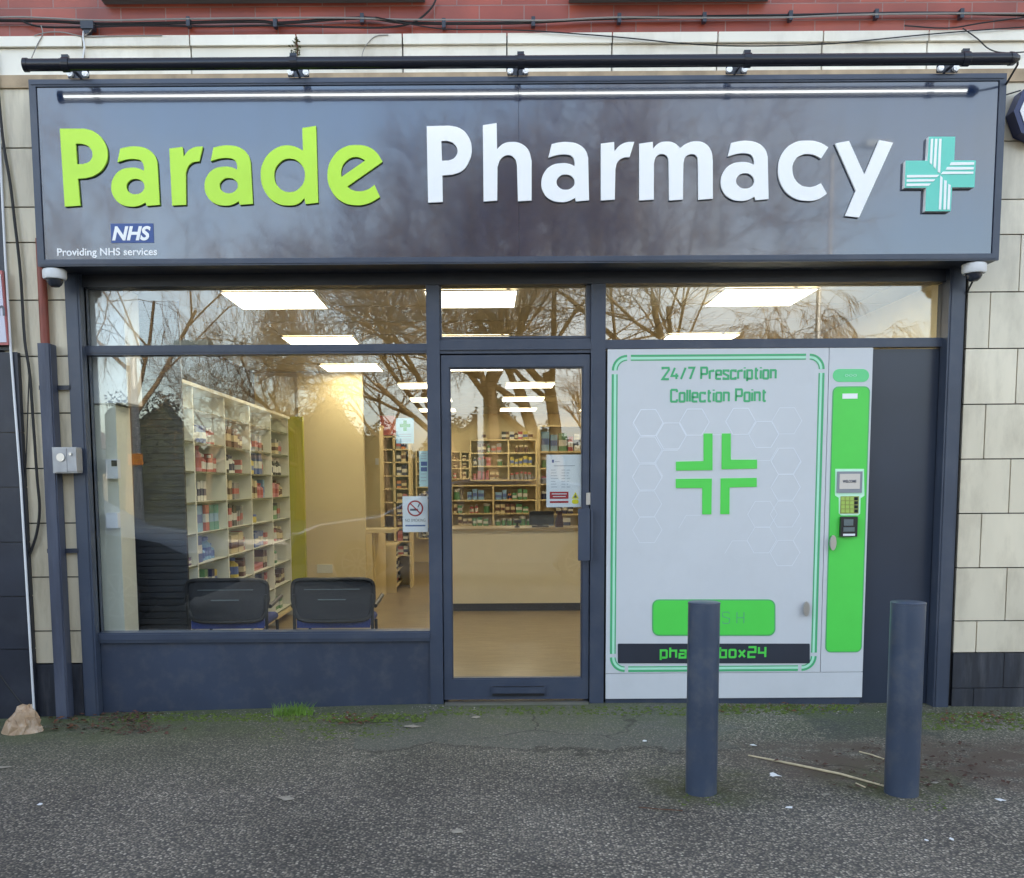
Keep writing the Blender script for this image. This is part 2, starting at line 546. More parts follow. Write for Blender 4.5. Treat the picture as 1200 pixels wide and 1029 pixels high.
class MB:
    def __init__(s):
        s.v, s.f, s.m = [], [], []

    def add(s, vs, fs, mi=0):
        o = len(s.v)
        s.v += [Vector(p) for p in vs]
        for f in fs:
            s.f.append([i + o for i in f])
            s.m.append(mi)
        return s

    def box(s, x0, x1, y0, y1, z0, z1, mi=0, mfront=None):
        if x0 > x1: x0, x1 = x1, x0
        if y0 > y1: y0, y1 = y1, y0
        if z0 > z1: z0, z1 = z1, z0
        vs = [(x0, y0, z0), (x1, y0, z0), (x1, y1, z0), (x0, y1, z0), (x0, y0, z1), (x1, y0, z1), (x1, y1, z1), (x0, y1, z1)]
        s.add(vs, [(0, 3, 2, 1), (4, 5, 6, 7), (1, 2, 6, 5), (2, 3, 7, 6), (3, 0, 4, 7)], mi)
        s.add(vs, [(0, 1, 5, 4)], mi if mfront is None else mfront)
        return s

    def pbox(s, x0, y0, x1, y1, Yf, Yb, mi=0, mfront=None):
        xm, ym = (x0 + x1) / 2, (y0 + y1) / 2
        return s.box(at(x0, ym, Yf).x, at(x1, ym, Yf).x, Yf, Yb, at(xm, y1, Yf).z, at(xm, y0, Yf).z, mi, mfront)

    def prism(s, pts, y0, y1, mi=0, mside=None):
        """polygon in x, z (counter-clockwise seen from -y), from y0 (front) to y1"""
        n = len(pts)
        a = sum(pts[i][0] * pts[(i + 1) % n][1] - pts[(i + 1) % n][0] * pts[i][1] for i in range(n))
        if a < 0: pts = pts[::-1]
        vs = [(p[0], y0, p[1]) for p in pts] + [(p[0], y1, p[1]) for p in pts]
        s.add(vs, [list(range(n)), list(range(2 * n - 1, n - 1, -1))], mi)
        s.add(vs, [(i, i + n, (i + 1) % n + n, (i + 1) % n) for i in range(n)], mi if mside is None else mside)
        return s

    def pprism(s, pp, Yf, Yb, mi=0, mside=None):
        pts = []
        for p in pp:
            q = at(p[0], p[1], Yf)
            pts.append((q.x, q.z))
        return s.prism(pts, Yf, Yb, mi, mside)

    def tube(s, path, r, n=8, mi=0, cap=True):
        path = [Vector(p) for p in path]
        if not isinstance(r, (list, tuple)): r = [r] * len(path)
        vs, fs = [], []
        up = None
        for i, p in enumerate(path):
            d = (path[min(i + 1, len(path) - 1)] - path[max(i - 1, 0)])
            d = d.normalized() if d.length > 1e-9 else Vector((0, 0, 1))
            if up is None:
                up = Vector((0, 0, 1)) if abs(d.z) < 0.9 else Vector((1, 0, 0))
            a = d.cross(up)
            if a.length < 1e-6:
                a = d.orthogonal()
            a.normalize()
            b = a.cross(d)
            up = b
            for k in range(n):
                t = 2 * math.pi * k / n
                vs.append(p + (a * math.cos(t) + b * math.sin(t)) * r[i])
        for i in range(len(path) - 1):
            for k in range(n):
                k2 = (k + 1) % n
                fs.append((i * n + k, i * n + k2, (i + 1) * n + k2, (i + 1) * n + k))
        if cap:
            fs.append(list(range(n))[::-1])
            fs.append([(len(path) - 1) * n + k for k in range(n)])
        s.add(vs, fs, mi)
        return s

    def lathe(s, cx, cy, prof, n=24, mi=0, axis='z'):
        """prof: (radius, height) pairs bottom to top"""
        vs, fs = [], []
        for r, z in prof:
            for k in range(n):
                t = 2 * math.pi * k / n
                vs.append((cx + r * math.cos(t), cy + r * math.sin(t), z))
        m = len(prof)
        for i in range(m - 1):
            for k in range(n):
                k2 = (k + 1) % n
                fs.append((i * n + k, i * n + k2, (i + 1) * n + k2, (i + 1) * n + k))
        fs.append([k for k in range(n)][::-1])
        fs.append([(m - 1) * n + k for k in range(n)])
        s.add(vs, fs, mi)
        return s

    def build(s, name, mats, parent=None, smooth=False, bevel=0.0, base=None, seg=2, wn=False):
        if not isinstance(mats, (list, tuple)): mats = [mats]
        if parent is not None:
            o = Vector(parent['_w'])
        elif base is not None:
            o = Vector(base)
        else:
            xs = [p.x for p in s.v]; ys = [p.y for p in s.v]; zs = [p.z for p in s.v]
            o = Vector(((min(xs) + max(xs)) / 2, (min(ys) + max(ys)) / 2, min(zs)))
        me = bpy.data.meshes.new(name)
        me.from_pydata([p - o for p in s.v], [], s.f)
        for q in mats: me.materials.append(q)
        for i, q in enumerate(me.polygons):
            q.material_index = s.m[i]
            q.use_smooth = smooth
        me.update()
        ob = bpy.data.objects.new(name, me)
        COL.objects.link(ob)
        if parent is not None:
            ob.parent = parent
            ob['_w'] = tuple(o)
        else:
            ob.location = o
            ob['_w'] = tuple(o)
        if smooth:
            try:
                me.set_sharp_from_angle(angle=R(35))
            except Exception:
                pass
        if bevel > 0:
            b = ob.modifiers.new('bevel', 'BEVEL')
            b.width = bevel
            b.segments = seg
            b.limit_method = 'ANGLE'
            b.angle_limit = R(40)
        return ob


def empty(name, loc, label, cat, group=None, kind=None):
    o = bpy.data.objects.new(name, None)
    COL.objects.link(o)
    o.location = loc
    o['_w'] = tuple(loc)
    o.empty_display_size = 0.1
    return tag(o, label, cat, group, kind)


def tag(o, label=None, cat=None, group=None, kind=None):
    if label: o['label'] = label
    if cat: o['category'] = cat
    if group: o['group'] = group
    if kind: o['kind'] = kind
    return o


def struct(o):
    o['kind'] = 'structure'
    return o


def copy_tree(o, parent=None, loc=None):
    c = o.copy()
    COL.objects.link(c)
    if parent is not None:
        c.parent = parent
    if loc is not None:
        c.location = loc
        c['_w'] = tuple(loc)
    for ch in list(o.children):
        copy_tree(ch, c)
    return c


# ------------------------------------------------------------------ lettering helpers
def spline_mesh(contours, name='glyph'):
    """contours: lists of (x, z, smooth) in metres -> list of (verts2d, faces) filled flat mesh"""
    cu = bpy.data.curves.new(name, 'CURVE')
    cu.dimensions = '2D'
    cu.fill_mode = 'FRONT'
    cu.resolution_u = 6
    for c in contours:
        sp = cu.splines.new('BEZIER')
        sp.bezier_points.add(len(c) - 1)
        sp.use_cyclic_u = True
        for i, (x, z, sm) in enumerate(c):
            b = sp.bezier_points[i]
            b.co = (x, z, 0)
            b.handle_left_type = b.handle_right_type = 'AUTO' if sm else 'VECTOR'
    return cu


def curve_to(mb_name, cu, Y, thick, mats, parent, bev=0.0, loc=(0, 0)):
    """turn a 2D curve (x, y) into an extruded mesh standing in x, z with its face at y = Y"""
    cu.extrude = thick / 2
    cu.bevel_depth = bev
    cu.bevel_resolution = 1
    ob = bpy.data.objects.new('tmp', cu)
    COL.objects.link(ob)
    dg = bpy.context.evaluated_depsgraph_get()
    dg.update()
    ev = ob.evaluated_get(dg)
    me = bpy.data.meshes.new_from_object(ev)
    bpy.data.objects.remove(ob)
    vs = [Vector((v.co.x, Y + thick / 2 - v.co.z, v.co.y)) for v in me.vertices]
    fs = [list(p.vertices) for p in me.polygons]
    bpy.data.meshes.remove(me)
    mb = MB()
    mb.add(vs, fs)
    return mb.build(mb_name, mats, parent)


def text_mb(body, x0, x1, z0, z1, Y, thick=0.002, shear=0.0, bold=0.0, fitx=True):
    cu = bpy.data.curves.new('t', 'FONT')
    cu.body = body
    cu.size = 1
    cu.offset = bold
    cu.shear = shear
    cu.resolution_u = 4
    ob = bpy.data.objects.new('tmp', cu)
    COL.objects.link(ob)
    dg = bpy.context.evaluated_depsgraph_get()
    dg.update()
    me = bpy.data.meshes.new_from_object(ob.evaluated_get(dg))
    bpy.data.objects.remove(ob)
    xs = [v.co.x for v in me.vertices]
    ys = [v.co.y for v in me.vertices]
    a, b, c, d = min(xs), max(xs), min(ys), max(ys)
    mb = MB()
    P = [((v.co.x - a) / (b - a) * (x1 - x0) + x0, (v.co.y - c) / (d - c) * (z1 - z0) + z0) for v in me.vertices]
    n = len(P)
    fs = [list(p.vertices) for p in me.polygons]
    bpy.data.meshes.remove(me)
    vs = [(p[0], Y - thick, p[1]) for p in P]
    mb.add(vs, fs)
    # side walls from boundary edges
    cnt = {}
    for f in fs:
        for i in range(len(f)):
            e = (f[i], f[(i + 1) % len(f)])
            cnt[e] = cnt.get(e, 0) + 1
    vv = [(p[0], Y - thick, p[1]) for p in P] + [(p[0], Y + 0.0005, p[1]) for p in P]
    mb.add(vv, [(e[1], e[0], e[0] + n, e[1] + n) for e in cnt if (e[1], e[0]) not in cnt])
    return mb


def ptext(name, body, px0, px1, py0, py1, Y, m, parent, **k):
    a = at(px0, py1, Y)
    b = at(px1, py0, Y)
    return text_mb(body, a.x, b.x, (a.z + at(px1, py1, Y).z) / 2, (b.z + at(px0, py0, Y).z) / 2, Y, **k).build(name, m, parent)


# square condensed stroke alphabet, cell 4 wide 6 high (x-height 4.4)
ST = {
    '2': [[(0, 5.2), (0, 6), (3, 6), (3.2, 5), (0, 0), (3.2, 0)]],
    '4': [[(2.4, 0), (2.4, 3)], [(1.6, 6), (0, 1.7), (3.4, 1.7)]],
    '/': [[(0, 0), (2.2, 6)]],
    '7': [[(0, 6), (3, 6), (1, 0)]],
    'P': [[(0, 0), (0, 6), (2.6, 6), (2.9, 5.6), (2.9, 3), (2.6, 2.6), (0, 2.6)]],
    'C': [[(2.9, 4.8), (2.9, 5.6), (2.6, 6), (0.3, 6), (0, 5.6), (0, 0.4), (0.3, 0), (2.6, 0), (2.9, 0.4), (2.9, 1.2)]],
    'r': [[(0, 0), (0, 4.4)], [(0, 4.0), (1.7, 4.4), (1.9, 3.7)]],
    'e': [[(0, 2.2), (2.4, 2.2), (2.4, 4.1), (2.1, 4.4), (0.3, 4.4), (0, 4.1), (0, 0.3), (0.3, 0), (2.4, 0)]],
    's': [[(2.3, 3.6), (2.3, 4.4), (0, 4.4), (0, 2.8), (2.3, 1.6), (2.3, 0), (0, 0), (0, 0.8)]],
    'c': [[(2.3, 3.5), (2.3, 4.4), (0.3, 4.4), (0, 4.1), (0, 0.3), (0.3, 0), (2.3, 0), (2.3, 0.9)]],
    'i': [[(0, 0), (0, 4.4)], [(0, 5.4), (0, 6)]],
    'p': [[(0, -1.4), (0, 4.4), (2.1, 4.4), (2.4, 4.1), (2.4, 0.3), (2.1, 0), (0, 0)]],
    't': [[(0.6, 5.8), (0.6, 0.3), (0.9, 0), (1.7, 0)], [(0, 4.4), (1.7, 4.4)]],
    'o': [[(0.3, 0), (2.1, 0), (2.4, 0.3), (2.4, 4.1), (2.1, 4.4), (0.3, 4.4), (0, 4.1), (0, 0.3), (0.3, 0)]],
    'n': [[(0, 0), (0, 4.4), (2.1, 4.4), (2.4, 4.1), (2.4, 0)]],
    'l': [[(0, 0), (0, 6)]],
    'h': [[(0, 0), (0, 6)], [(0, 4.2), (2.4, 4.2), (2.4, 0)]],
    'a': [[(0, 4.2), (2.4, 4.2), (2.4, 0), (0, 0), (0, 2.2), (2.4, 2.2)]],
    'm': [[(0, 0), (0, 4.2), (4, 4.2), (4, 0)], [(2, 4.2), (2, 0)]],
    'b': [[(0, 6), (0, 0), (2.4, 0), (2.4, 4.2), (0, 4.2)]],
    'x': [[(0, 0), (2.4, 4.2)], [(0, 4.2), (2.4, 0)]],
    'A': [[(0, 6), (2.8, 6), (2.8, 3), (0, 3), (0, 0), (2.8, 0)]],      # square 2
    'B': [[(0, 6), (0, 2.6), (3, 2.6)], [(2.6, 6), (2.6, 0)]],          # square 4
    'U': [[(0, 6), (0, 0.4), (0.4, 0), (2.4, 0), (2.8, 0.4), (2.8, 6)]],
    'S': [[(2.8, 5), (2.4, 6), (0.4, 6), (0, 5.5), (0, 3.7), (2.8, 2.6), (2.8, 0.5), (2.4, 0), (0.4, 0), (0, 1)]],
    'H': [[(0, 0), (0, 6)], [(2.8, 0), (2.8, 6)], [(0, 3), (2.8, 3)]],
}


def seg_quads(mb, path, wd, Y, thick, mi=0):
    """flat strokes with mitred joins"""
    n = len(path)
    closed = n > 2 and (Vector(path[0]) - Vector(path[-1])).length < 1e-6
    pts = [Vector(p) for p in (path[:-1] if closed else path)]
    m = len(pts)
    L, Rr = [], []
    for i in range(m):
        a = pts[(i - 1) % m] if (closed or i > 0) else None
        b = pts[(i + 1) % m] if (closed or i < m - 1) else None
        d1 = (pts[i] - a).normalized() if a is not None else None
        d2 = (b - pts[i]).normalized() if b is not None else None
        if d1 is None: d1 = d2
        if d2 is None: d2 = d1
        n1 = Vector((-d1.y, d1.x)); n2 = Vector((-d2.y, d2.x))
        nn = (n1 + n2)
        nn = nn.normalized() if nn.length > 1e-6 else n1
        k = wd / 2 / max(0.45, nn.dot(n1))
        ext = Vector((0, 0))
        L.append(pts[i] + nn * k); Rr.append(pts[i] - nn * k)
    rng = range(m if closed else m - 1)
    for i in rng:
        j = (i + 1) % m
        mb.prism([(Rr[i].x, Rr[i].y), (Rr[j].x, Rr[j].y), (L[j].x, L[j].y), (L[i].x, L[i].y)], Y - thick, Y, mi)


def stroke_text(body, px0, px1, py0, py1, Y, wd, gap=1.3, space=2.2, thick=0.002):
    """stroke letters filling the pixel box (py1 is the baseline, py0 the cap line)"""
    w_ = []
    x = 0
    out = []
    for ch in body:
        if ch == ' ':
            x += space
            continue
        g = ST[ch]
        wmax = max(p[0] for s_ in g for p in s_)
        out.append((x, g))
        x += wmax + gap
    tot = x - gap
    a = at(px0, py1, Y)
    b = at(px1, py1, Y)
    h = at((px0 + px1) / 2, py0, Y).z - at((px0 + px1) / 2, py1, Y).z
    z0 = (a.z + b.z) / 2
    mb = MB()
    sxx = (b.x - a.x - wd) / tot
    k = 0
    for x, g in out:
        for s_ in g:
            k = (k + 1) % 3
            seg_quads(mb, [(a.x + wd / 2 + (x + p[0]) * sxx, z0 + p[1] * (h - wd) / 6 + wd / 2) for p in s_], wd, Y, thick + 0.0002 * k)
    return mb


# ------------------------------------------------------------------ ground and street (setting)
def ground():
    xs = [-120, -60, -30, -15, -8, -6] + [-5 + i * 0.2 for i in range(51)] + [6, 8, 15, 30, 60, 120]
    ys = [-150, -80, -40, -20, -12, -8] + [-6 + i * 0.2 for i in range(33)] + [2, 6, 20]
    vs = []
    for y in ys:
        for x in xs:
            u = 0.006 * math.sin(x * 2.3 + y * 1.1) * math.cos(y * 2.9 - x) * math.exp(-(y / 6) ** 2)
            vs.append((x, y, gz(x, y) + (u if abs(x) < 6 and y < -0.3 else 0)))
    nx = len(xs)
    fs = [(j * nx + i, j * nx + i + 1, (j + 1) * nx + i + 1, (j + 1) * nx + i) for j in range(len(ys) - 1) for i in range(nx - 1)]
    mb = MB()
    mb.add(vs, fs)
    return struct(mb.build('ground', ASPH, base=(0, 0, 0), smooth=True))


ground()
mb = MB(); mb.box(-80, 80, -16.5, -10.2, 0.004, 0.009)
struct(mb.build('road', ROADM))
mb = MB(); mb.box(-80, 80, -16.65, -16.5, -0.02, 0.12)
struct(mb.build('kerb', KERBM))
mb = MB(); mb.box(-80, 80, -60, -16.65, 0.02, 0.10)
struct(mb.build('grass_verge', VERGE))

# shop interior (setting)
XL, XR, YB, ZC = -2.46, 2.80, 11.25, 2.565
mb = MB(); mb.box(XL, XR, 0.10, YB, -0.05, 0.006)
struct(mb.build('floor', FLOORM))
mb = MB(); mb.box(XL - 0.1, XR + 0.1, 0.10, YB + 0.1, ZC, ZC + 0.06)
g = math.floor
for i in range(9):      # ceiling grid bars
    x = XL + 0.22 + i * 0.6
    mb.box(x, x + 0.02, 0.12, YB, ZC - 0.004, ZC)
for j in range(18):
    y = 0.30 + j * 0.62
    mb.box(XL, XR, y, y + 0.02, ZC - 0.003, ZC)
struct(mb.build('ceiling', CEILM))
mb = MB(); mb.box(XL - 0.1, XL, 0.10, YB, 0, ZC)
struct(mb.build('wall_left', SHWHITE))
mb = MB(); mb.box(XR, XR + 0.1, 0.10, YB, 0, ZC)
struct(mb.build('wall_right', CREAM))
mb = MB(); mb.box(XL - 0.1, XR + 0.1, YB, YB + 0.1, 0, ZC)
struct(mb.build('wall_back', CREAM))

# ------------------------------------------------------------------ building
bld = empty('parade_building', (0, 0.1, 0), 'long brick shopping parade with cream tiled ground floor housing the pharmacy', 'building')
zb0 = at(600, 42, 0.0).z        # underside of the brick
zs0 = at(600, 100, 0.0).z - 0.25
mb = MB(); mb.box(-9, 9, 0.0, 11.9, zb0, 7.6)
mb.build('brick_wall', BRICK, bld)
# stone band with real joints
mb = MB(); mb.box(-9, 9, 0.03, 11.8, 2.64, zb0 - 0.002)
mb.build('core_wall', GROUT, bld)
xs = [-9] + [at(px, 60, -0.02).x for px in (-23, 99, 224, 348, 472, 594, 717, 840, 963, 1086, 1208)] + [9]
ztop, zmid = zb0, at(600, 52, -0.03).z
zlow = at(600, 96, -0.02).z
mb = MB()
for i in range(len(xs) - 1):
    a, b = xs[i] + 0.004, xs[i + 1] - 0.004
    mb.box(a, b, -0.045, 0.03, zmid, ztop - 0.004)
    mb.box(a, b, -0.022, 0.03, zlow, zmid - 0.003)
mb.build('stone_band', BONE, bld, bevel=0.004)
mb = MB(); mb.box(-9, 9, -0.034, 0.03, zlow - 0.02, at(600, 84.5, -0.03).z)
mb.build('stained_ledge', mat('stained_stone', lin(176, 154, 126), 0.7, var=0.2, vscale=9, dirt=lin(110, 92, 74), dscale=6, damt=0.6), bld, bevel=0.003)
# left pilaster: courses
XW0, XW1 = at(75.5, 335, -0.05).x, at(1131.5, 335, -0.05).x       # opening between the shutter guides
cour = [83, 94, 174.6, 243.7, 285, 352.4, 418, 484.5, 549, 613, 676, 739, 777]
XPL0 = at(-60, 500, 0).x
mb = MB()
zt = zlow - 0.006
for i, c in enumerate(cour[1:]):
    z = at(58, c, 0).z
    if z < zt:
        mb.box(at(12, 500, 0).x, XW0 - 0.012, -0.02, 0.05, z + 0.004, zt - 0.004)
    zt = z
zpl = zt
mb.build('tiled_pilaster', BONEL, bld, bevel=0.004)
mb = MB(); mb.box(at(12, 500, 0).x, XW0 - 0.012, -0.028, 0.05, -0.2, zpl - 0.004)
mb.build('plinth', PLINTH, bld, bevel=0.005)
mb = MB(); mb.box(-9, XW0 - 0.010, -0.003, 11.8, -0.3, 2.64)
mb.build('party_wall', GROUT, bld)
# right pilaster
rows = [(83, None), (94, 1240), (167, 1160), (235, 1200), (276, 1168), (343, 1193), (409, 1157.5), (474, 1189), (538, 1152), (601.5, 1181), (665, 1147), (727, 1177), (764, 1142)]
mb = MB()
zt = zlow - 0.006
XR0 = XW1 + 0.028
for i in range(1, len(rows)):
    z = at(1160, rows[i][0], 0).z
    vj = rows[i][1]
    if z < zt:
        ym = (rows[i][0] + rows[i - 1][0]) / 2
        xj = at(vj, ym, 0).x
        k = -3
        joints = [XR0]
        for q in range(-1, 8):
            x = xj + q * 0.62
            if x > XR0 + 0.05: joints.append(x)
        joints.append(6.4)
        for a, b in zip(joints[:-1], joints[1:]):
            e = rnd.uniform(0, 0.0035)
            mb.box(a + 0.0035, b - 0.0035, -0.02 - e, 0.05, z + 0.0035, zt - 0.0035)
    zt = z
zpr = zt
mb.build('tiled_pilaster', BONER, bld, bevel=0.003)
mb = MB()
zz = [zpr, at(1160, 805, 0).z, -0.25]
for r_ in range(2):
    xj = at(1173 if r_ == 0 else 1139, 790, 0).x
    js = [XR0] + [x for x in (xj - 0.62, xj, xj + 0.62, xj + 1.24, xj + 1.86) if x > XR0 + 0.05] + [6.4]
    for a, b in zip(js[:-1], js[1:]):
        mb.box(a + 0.002, b - 0.002, -0.03, 0.05, zz[r_ + 1] + 0.002, zz[r_] - 0.002)
mb.build('plinth', PLINTH, bld, bevel=0.003)
mb = MB(); mb.box(XW1 + 0.004, 9, -0.003, 11.8, -0.3, 2.64)
mb.build('party_wall', GROUT, bld)
# upper windows: sills and the bottoms of frames
for (a, b, y, mm) in ((115, 497, 3.0, SILL), (668, 905, 1.5, SILL)):
    X0, X1 = at(a, 2, -0.1).x, at(b, 2, -0.1).x
    z = at((a + b) / 2, y, 0.0).z
    win = MB()
    win.box(X0 + 0.05, X1 - 0.05, -0.03, 0.02, z + 0.06, z + 0.12)
    win.box(X0 + 0.05, X0 + 0.11, -0.03, 0.02, z + 0.12, z + 1.3)
    win.box(X1 - 0.11, X1 - 0.05, -0.03, 0.02, z + 0.12, z + 1.3)
    win.box(X0 + 0.05, X1 - 0.05, -0.03, 0.02, z + 1.3, z + 1.36)
    wn = win.build('upper_window', UPVC, bld)
    q = MB(); q.box(X0, X1, -0.12, -0.002, z + 0.006, z + 0.05); q.build('sill', mm, wn, bevel=0.004)
    q = MB(); q.box(X0, X1, -0.115, -0.002, z - 0.006, z + 0.0055); q.build('sill_drip', UPVC, wn)
    q = MB(); q.box(X0 + 0.11, X1 - 0.11, -0.012, -0.004, z + 0.12, z + 1.3); q.build('pane', CARG, wn)

# ------------------------------------------------------------------ shopfront
sf = empty('shopfront', (0, 0.03, 0), 'navy aluminium shopfront with display window, glazed door and transom lights', 'shopfront')
YF, YBk = 0.02, 0.10


def part(name, m, parent, boxes, bevel=0.002, **k):
    mb = MB()
    for b in boxes:
        mb.pbox(*b)
    return mb.build(name, m, parent, bevel=bevel, **k)


# shutter guides
for (a, b) in ((75.5, 92.5), (1113, 1131.5)):
    mb = MB()
    X0, X1 = at(a, 335, -0.05).x, at(b, 335, -0.05).x
    mb.box(X0, X1, -0.05, 0.05, -0.12, 2.63)
    mb.box(X0 + 0.012, X1 - 0.012, -0.056, -0.05, -0.12, 2.63)
    mb.build('shutter_guide', NAVY, sf, bevel=0.003)
GX0, GX1 = at(92.5, 335, -0.05).x, at(1113, 335, -0.05).x
ZT = at(600, 335, YF).z                        # glass top
mb = MB()
mb.box(GX0 - 0.12, GX1 + 0.12, 0.0, 0.30, 2.60, 3.02)
mb.box(GX0, GX1, 0.0, YBk, ZT + 0.006, 2.598)
mb.build('shutter_box', NAVYD, sf, bevel=0.003)
XA0, XA1 = at(97, 370, YF).x, at(498, 370, YF).x
XM = [(at(499.5, 370, YF).x, at(515, 370, YF).x), (at(692.5, 370, YF).x, at(709.5, 370, YF).x)]
XB1 = at(1108, 370, YF).x
zc0, zc1 = at(600, 411.5, YF).z, at(600, 400, YF).z   # crossbar
zl0, zl1 = at(300, 415, YF).z, at(300, 404, YF).z
zs0, zs1 = at(300, 752, YF).z, at(300, 740, YF).z
mb = MB(); mb.box(GX0, XA0, YF, YBk, -0.1, ZT + 0.005); mb.build('jamb', NAVY, sf, bevel=0.002)
mb = MB(); mb.box(XB1, GX1, YF + 0.02, YBk, -0.1, ZT + 0.005); mb.build('jamb', NAVYD, sf, bevel=0.002)
for a, b in XM:
    mb = MB(); mb.box(a, b, YF - 0.015, YBk + 0.02, -0.05, ZT + 0.005); mb.build('mullion', NAVY, sf, bevel=0.002)
mb = MB(); mb.box(XA0, XM[0][0], YF, YBk, zl0, zl1)
mb.box(XA0, XM[0][0], YF - 0.006, YF, zl0 + 0.012, zl1 - 0.006)
mb.build('crossbar', NAVY, sf, bevel=0.002)
mb = MB(); mb.box(XM[0][1], XM[1][0], YF, YBk, at(600, 414, YF).z, at(600, 397, YF).z)
mb.box(XM[0][1], XM[1][0], YF - 0.012, YF, at(600, 410, YF).z, at(600, 402, YF).z)
mb.build('crossbar', NAVY, sf, bevel=0.002)
mb = MB(); mb.box(XM[1][1], XB1, YF, YBk, at(900, 407.5, YF).z, at(900, 397, YF).z); mb.build('crossbar', NAVY, sf, bevel=0.002)
# sash round the centre transom
mb = MB()
a, b = XM[0][1], XM[1][0]
zt_, zb_ = ZT + 0.005, at(600, 396, YF).z
mb.box(a, a + 0.012, YF + 0.012, YBk, zb_, zt_)
mb.box(b - 0.028, b, YF + 0.012, YBk, zb_, zt_)
mb.box(a, b, YF + 0.013, YBk, zb_, zb_ + 0.012)
mb.build('transom_sash', NAVY, sf, bevel=0.001)
for x0, x1, z0, z1 in ((XA0, XM[0][0], zl1, ZT + 0.004), (XM[0][1] + 0.012, XM[1][0] - 0.028, zb_ + 0.012, ZT + 0.004), (XM[1][1], XB1, at(900, 397, YF).z, ZT + 0.004)):
    mb = MB(); mb.box(x0 - 0.002, x1 + 0.002, YF + 0.045, YF + 0.051, z0 - 0.002, z1 + 0.002)
    mb.build('transom_pane', GLASS, sf)
mb = MB(); mb.box(XA0 - 0.002, XM[0][0] + 0.002, YF + 0.045, YF + 0.051, zs1 - 0.002, zl0 + 0.002)
mb.build('display_pane', GLASS, sf)
mb = MB()
mb.box(XA0, XM[0][0], YF - 0.02, YBk, zs0, zs1)
mb.box(XA0, XM[0][0], YF - 0.028, YF - 0.02, zs0 + 0.018, zs1 - 0.01)
mb.build('sill', NAVY, sf, bevel=0.003)
mb = MB(); mb.box(XA0, XM[0][0], YF + 0.004, YBk, -0.12, zs0 - 0.003)
mb.build('stall_riser', RISER, sf, bevel=0.002)
# dark side board right of the machine
mb = MB(); mb.box(at(1013, 600, YF).x, at(1099, 600, YF).x, YF + 0.03, YBk, -0.08, at(1060, 408, YF).z)
mb.build('side_board', PANEL, sf, bevel=0.002)
mb = MB(); mb.box(at(1099, 600, YF).x + 0.002, XB1 - 0.002, YF + 0.055, YBk, -0.08, at(1060, 408, YF).z)
mb.build('corner_post', NAVYD, sf)
# door
DX0, DX1 = XM[0][1], XM[1][0]
gx0, gx1 = at(528, 610, YF).x, at(683, 610, YF).x
gzt, gzb = at(600, 430, YF).z, at(600, 796, YF).z
dzt, dzb = at(600, 416, YF).z, at(600, 819.5, YF).z
door = MB()
e = 0.006
yd0, yd1 = YF - 0.002, YF + 0.06
door.box(DX0 + e, gx0, yd0, yd1, dzb, dzt)
door.box(gx1, DX1 - e, yd0, yd1, dzb, dzt)
door.box(gx0, gx1, yd0, yd1, gzt, dzt)
door.box(gx0, gx1, yd0, yd1, dzb, gzb)
# glazing beads
bd = 0.008
door.box(gx0, gx0 + bd, yd0 + 0.012, yd1, gzb, gzt)
door.box(gx1 - bd, gx1, yd0 + 0.012, yd1, gzb, gzt)
door.box(gx0 + bd, gx1 - bd, yd0 + 0.012, yd1, gzt - bd, gzt)
door.box(gx0 + bd, gx1 - bd, yd0 + 0.012, yd1, gzb, gzb + bd)
dr = door.build('door', NAVY, sf)
mb = MB(); mb.box(gx0 + 0.004, gx1 - 0.004, YF + 0.03, YF + 0.036, gzb + 0.004, gzt - 0.004); mb.build('door_pane', GLASS, dr)
mb = MB(); mb.pbox(677.5, 596, 692.5, 657, YF - 0.075, YF - 0.062); mb.pbox(691.5, 597, 694.5, 657, YF - 0.075, YF - 0.001)
mb.build('pull_handle', NAVY, dr, bevel=0.003)
mb = MB(); mb.pbox(687, 577.5, 693.5, 591.5, YF - 0.012, YF - 0.001); mb.pbox(689, 581, 691.6, 588, YF - 0.018, YF - 0.012)
mb.build('lock_plate', STEEL, dr, bevel=0.002)
mb = MB(); mb.pbox(576, 804, 639, 815, YF - 0.014, YF - 0.001); mb.pbox(579, 806, 636, 812.5, YF - 0.019, YF - 0.0135)
lp_ = mb.build('letter_plate', NAVY, dr, bevel=0.002)
mb = MB(); mb.pbox(577, 813, 638, 815.3, YF - 0.0205, YF - 0.0192); mb.pbox(577, 804.3, 638, 805.1, YF - 0.0160, YF - 0.0142)
mb.build('flap_gap_and_shadow', BLACK, lp_)  # black lower strip stands in for the plate's shadow, upper one the flap gap
mb = MB(); mb.box(DX0 + 0.01, DX1 - 0.01, -0.03, YBk, -0.03, dzb - 0.008)
mb.build('threshold', STEEL, sf, bevel=0.003)
# dark door stop strips, added to close the gap leaking light round the leaf
mb = MB(); mb.box(DX0, DX1, yd1 + 0.004, yd1 + 0.02, dzt - 0.03, dzt + 0.012); mb.box(DX0, DX0 + 0.03, yd1 + 0.004, yd1 + 0.02, 0, dzt - 0.031)
mb.box(DX1 - 0.03, DX1, yd1 + 0.004, yd1 + 0.02, 0, dzt - 0.031)
mb.build('door_stop', NAVYD, sf)

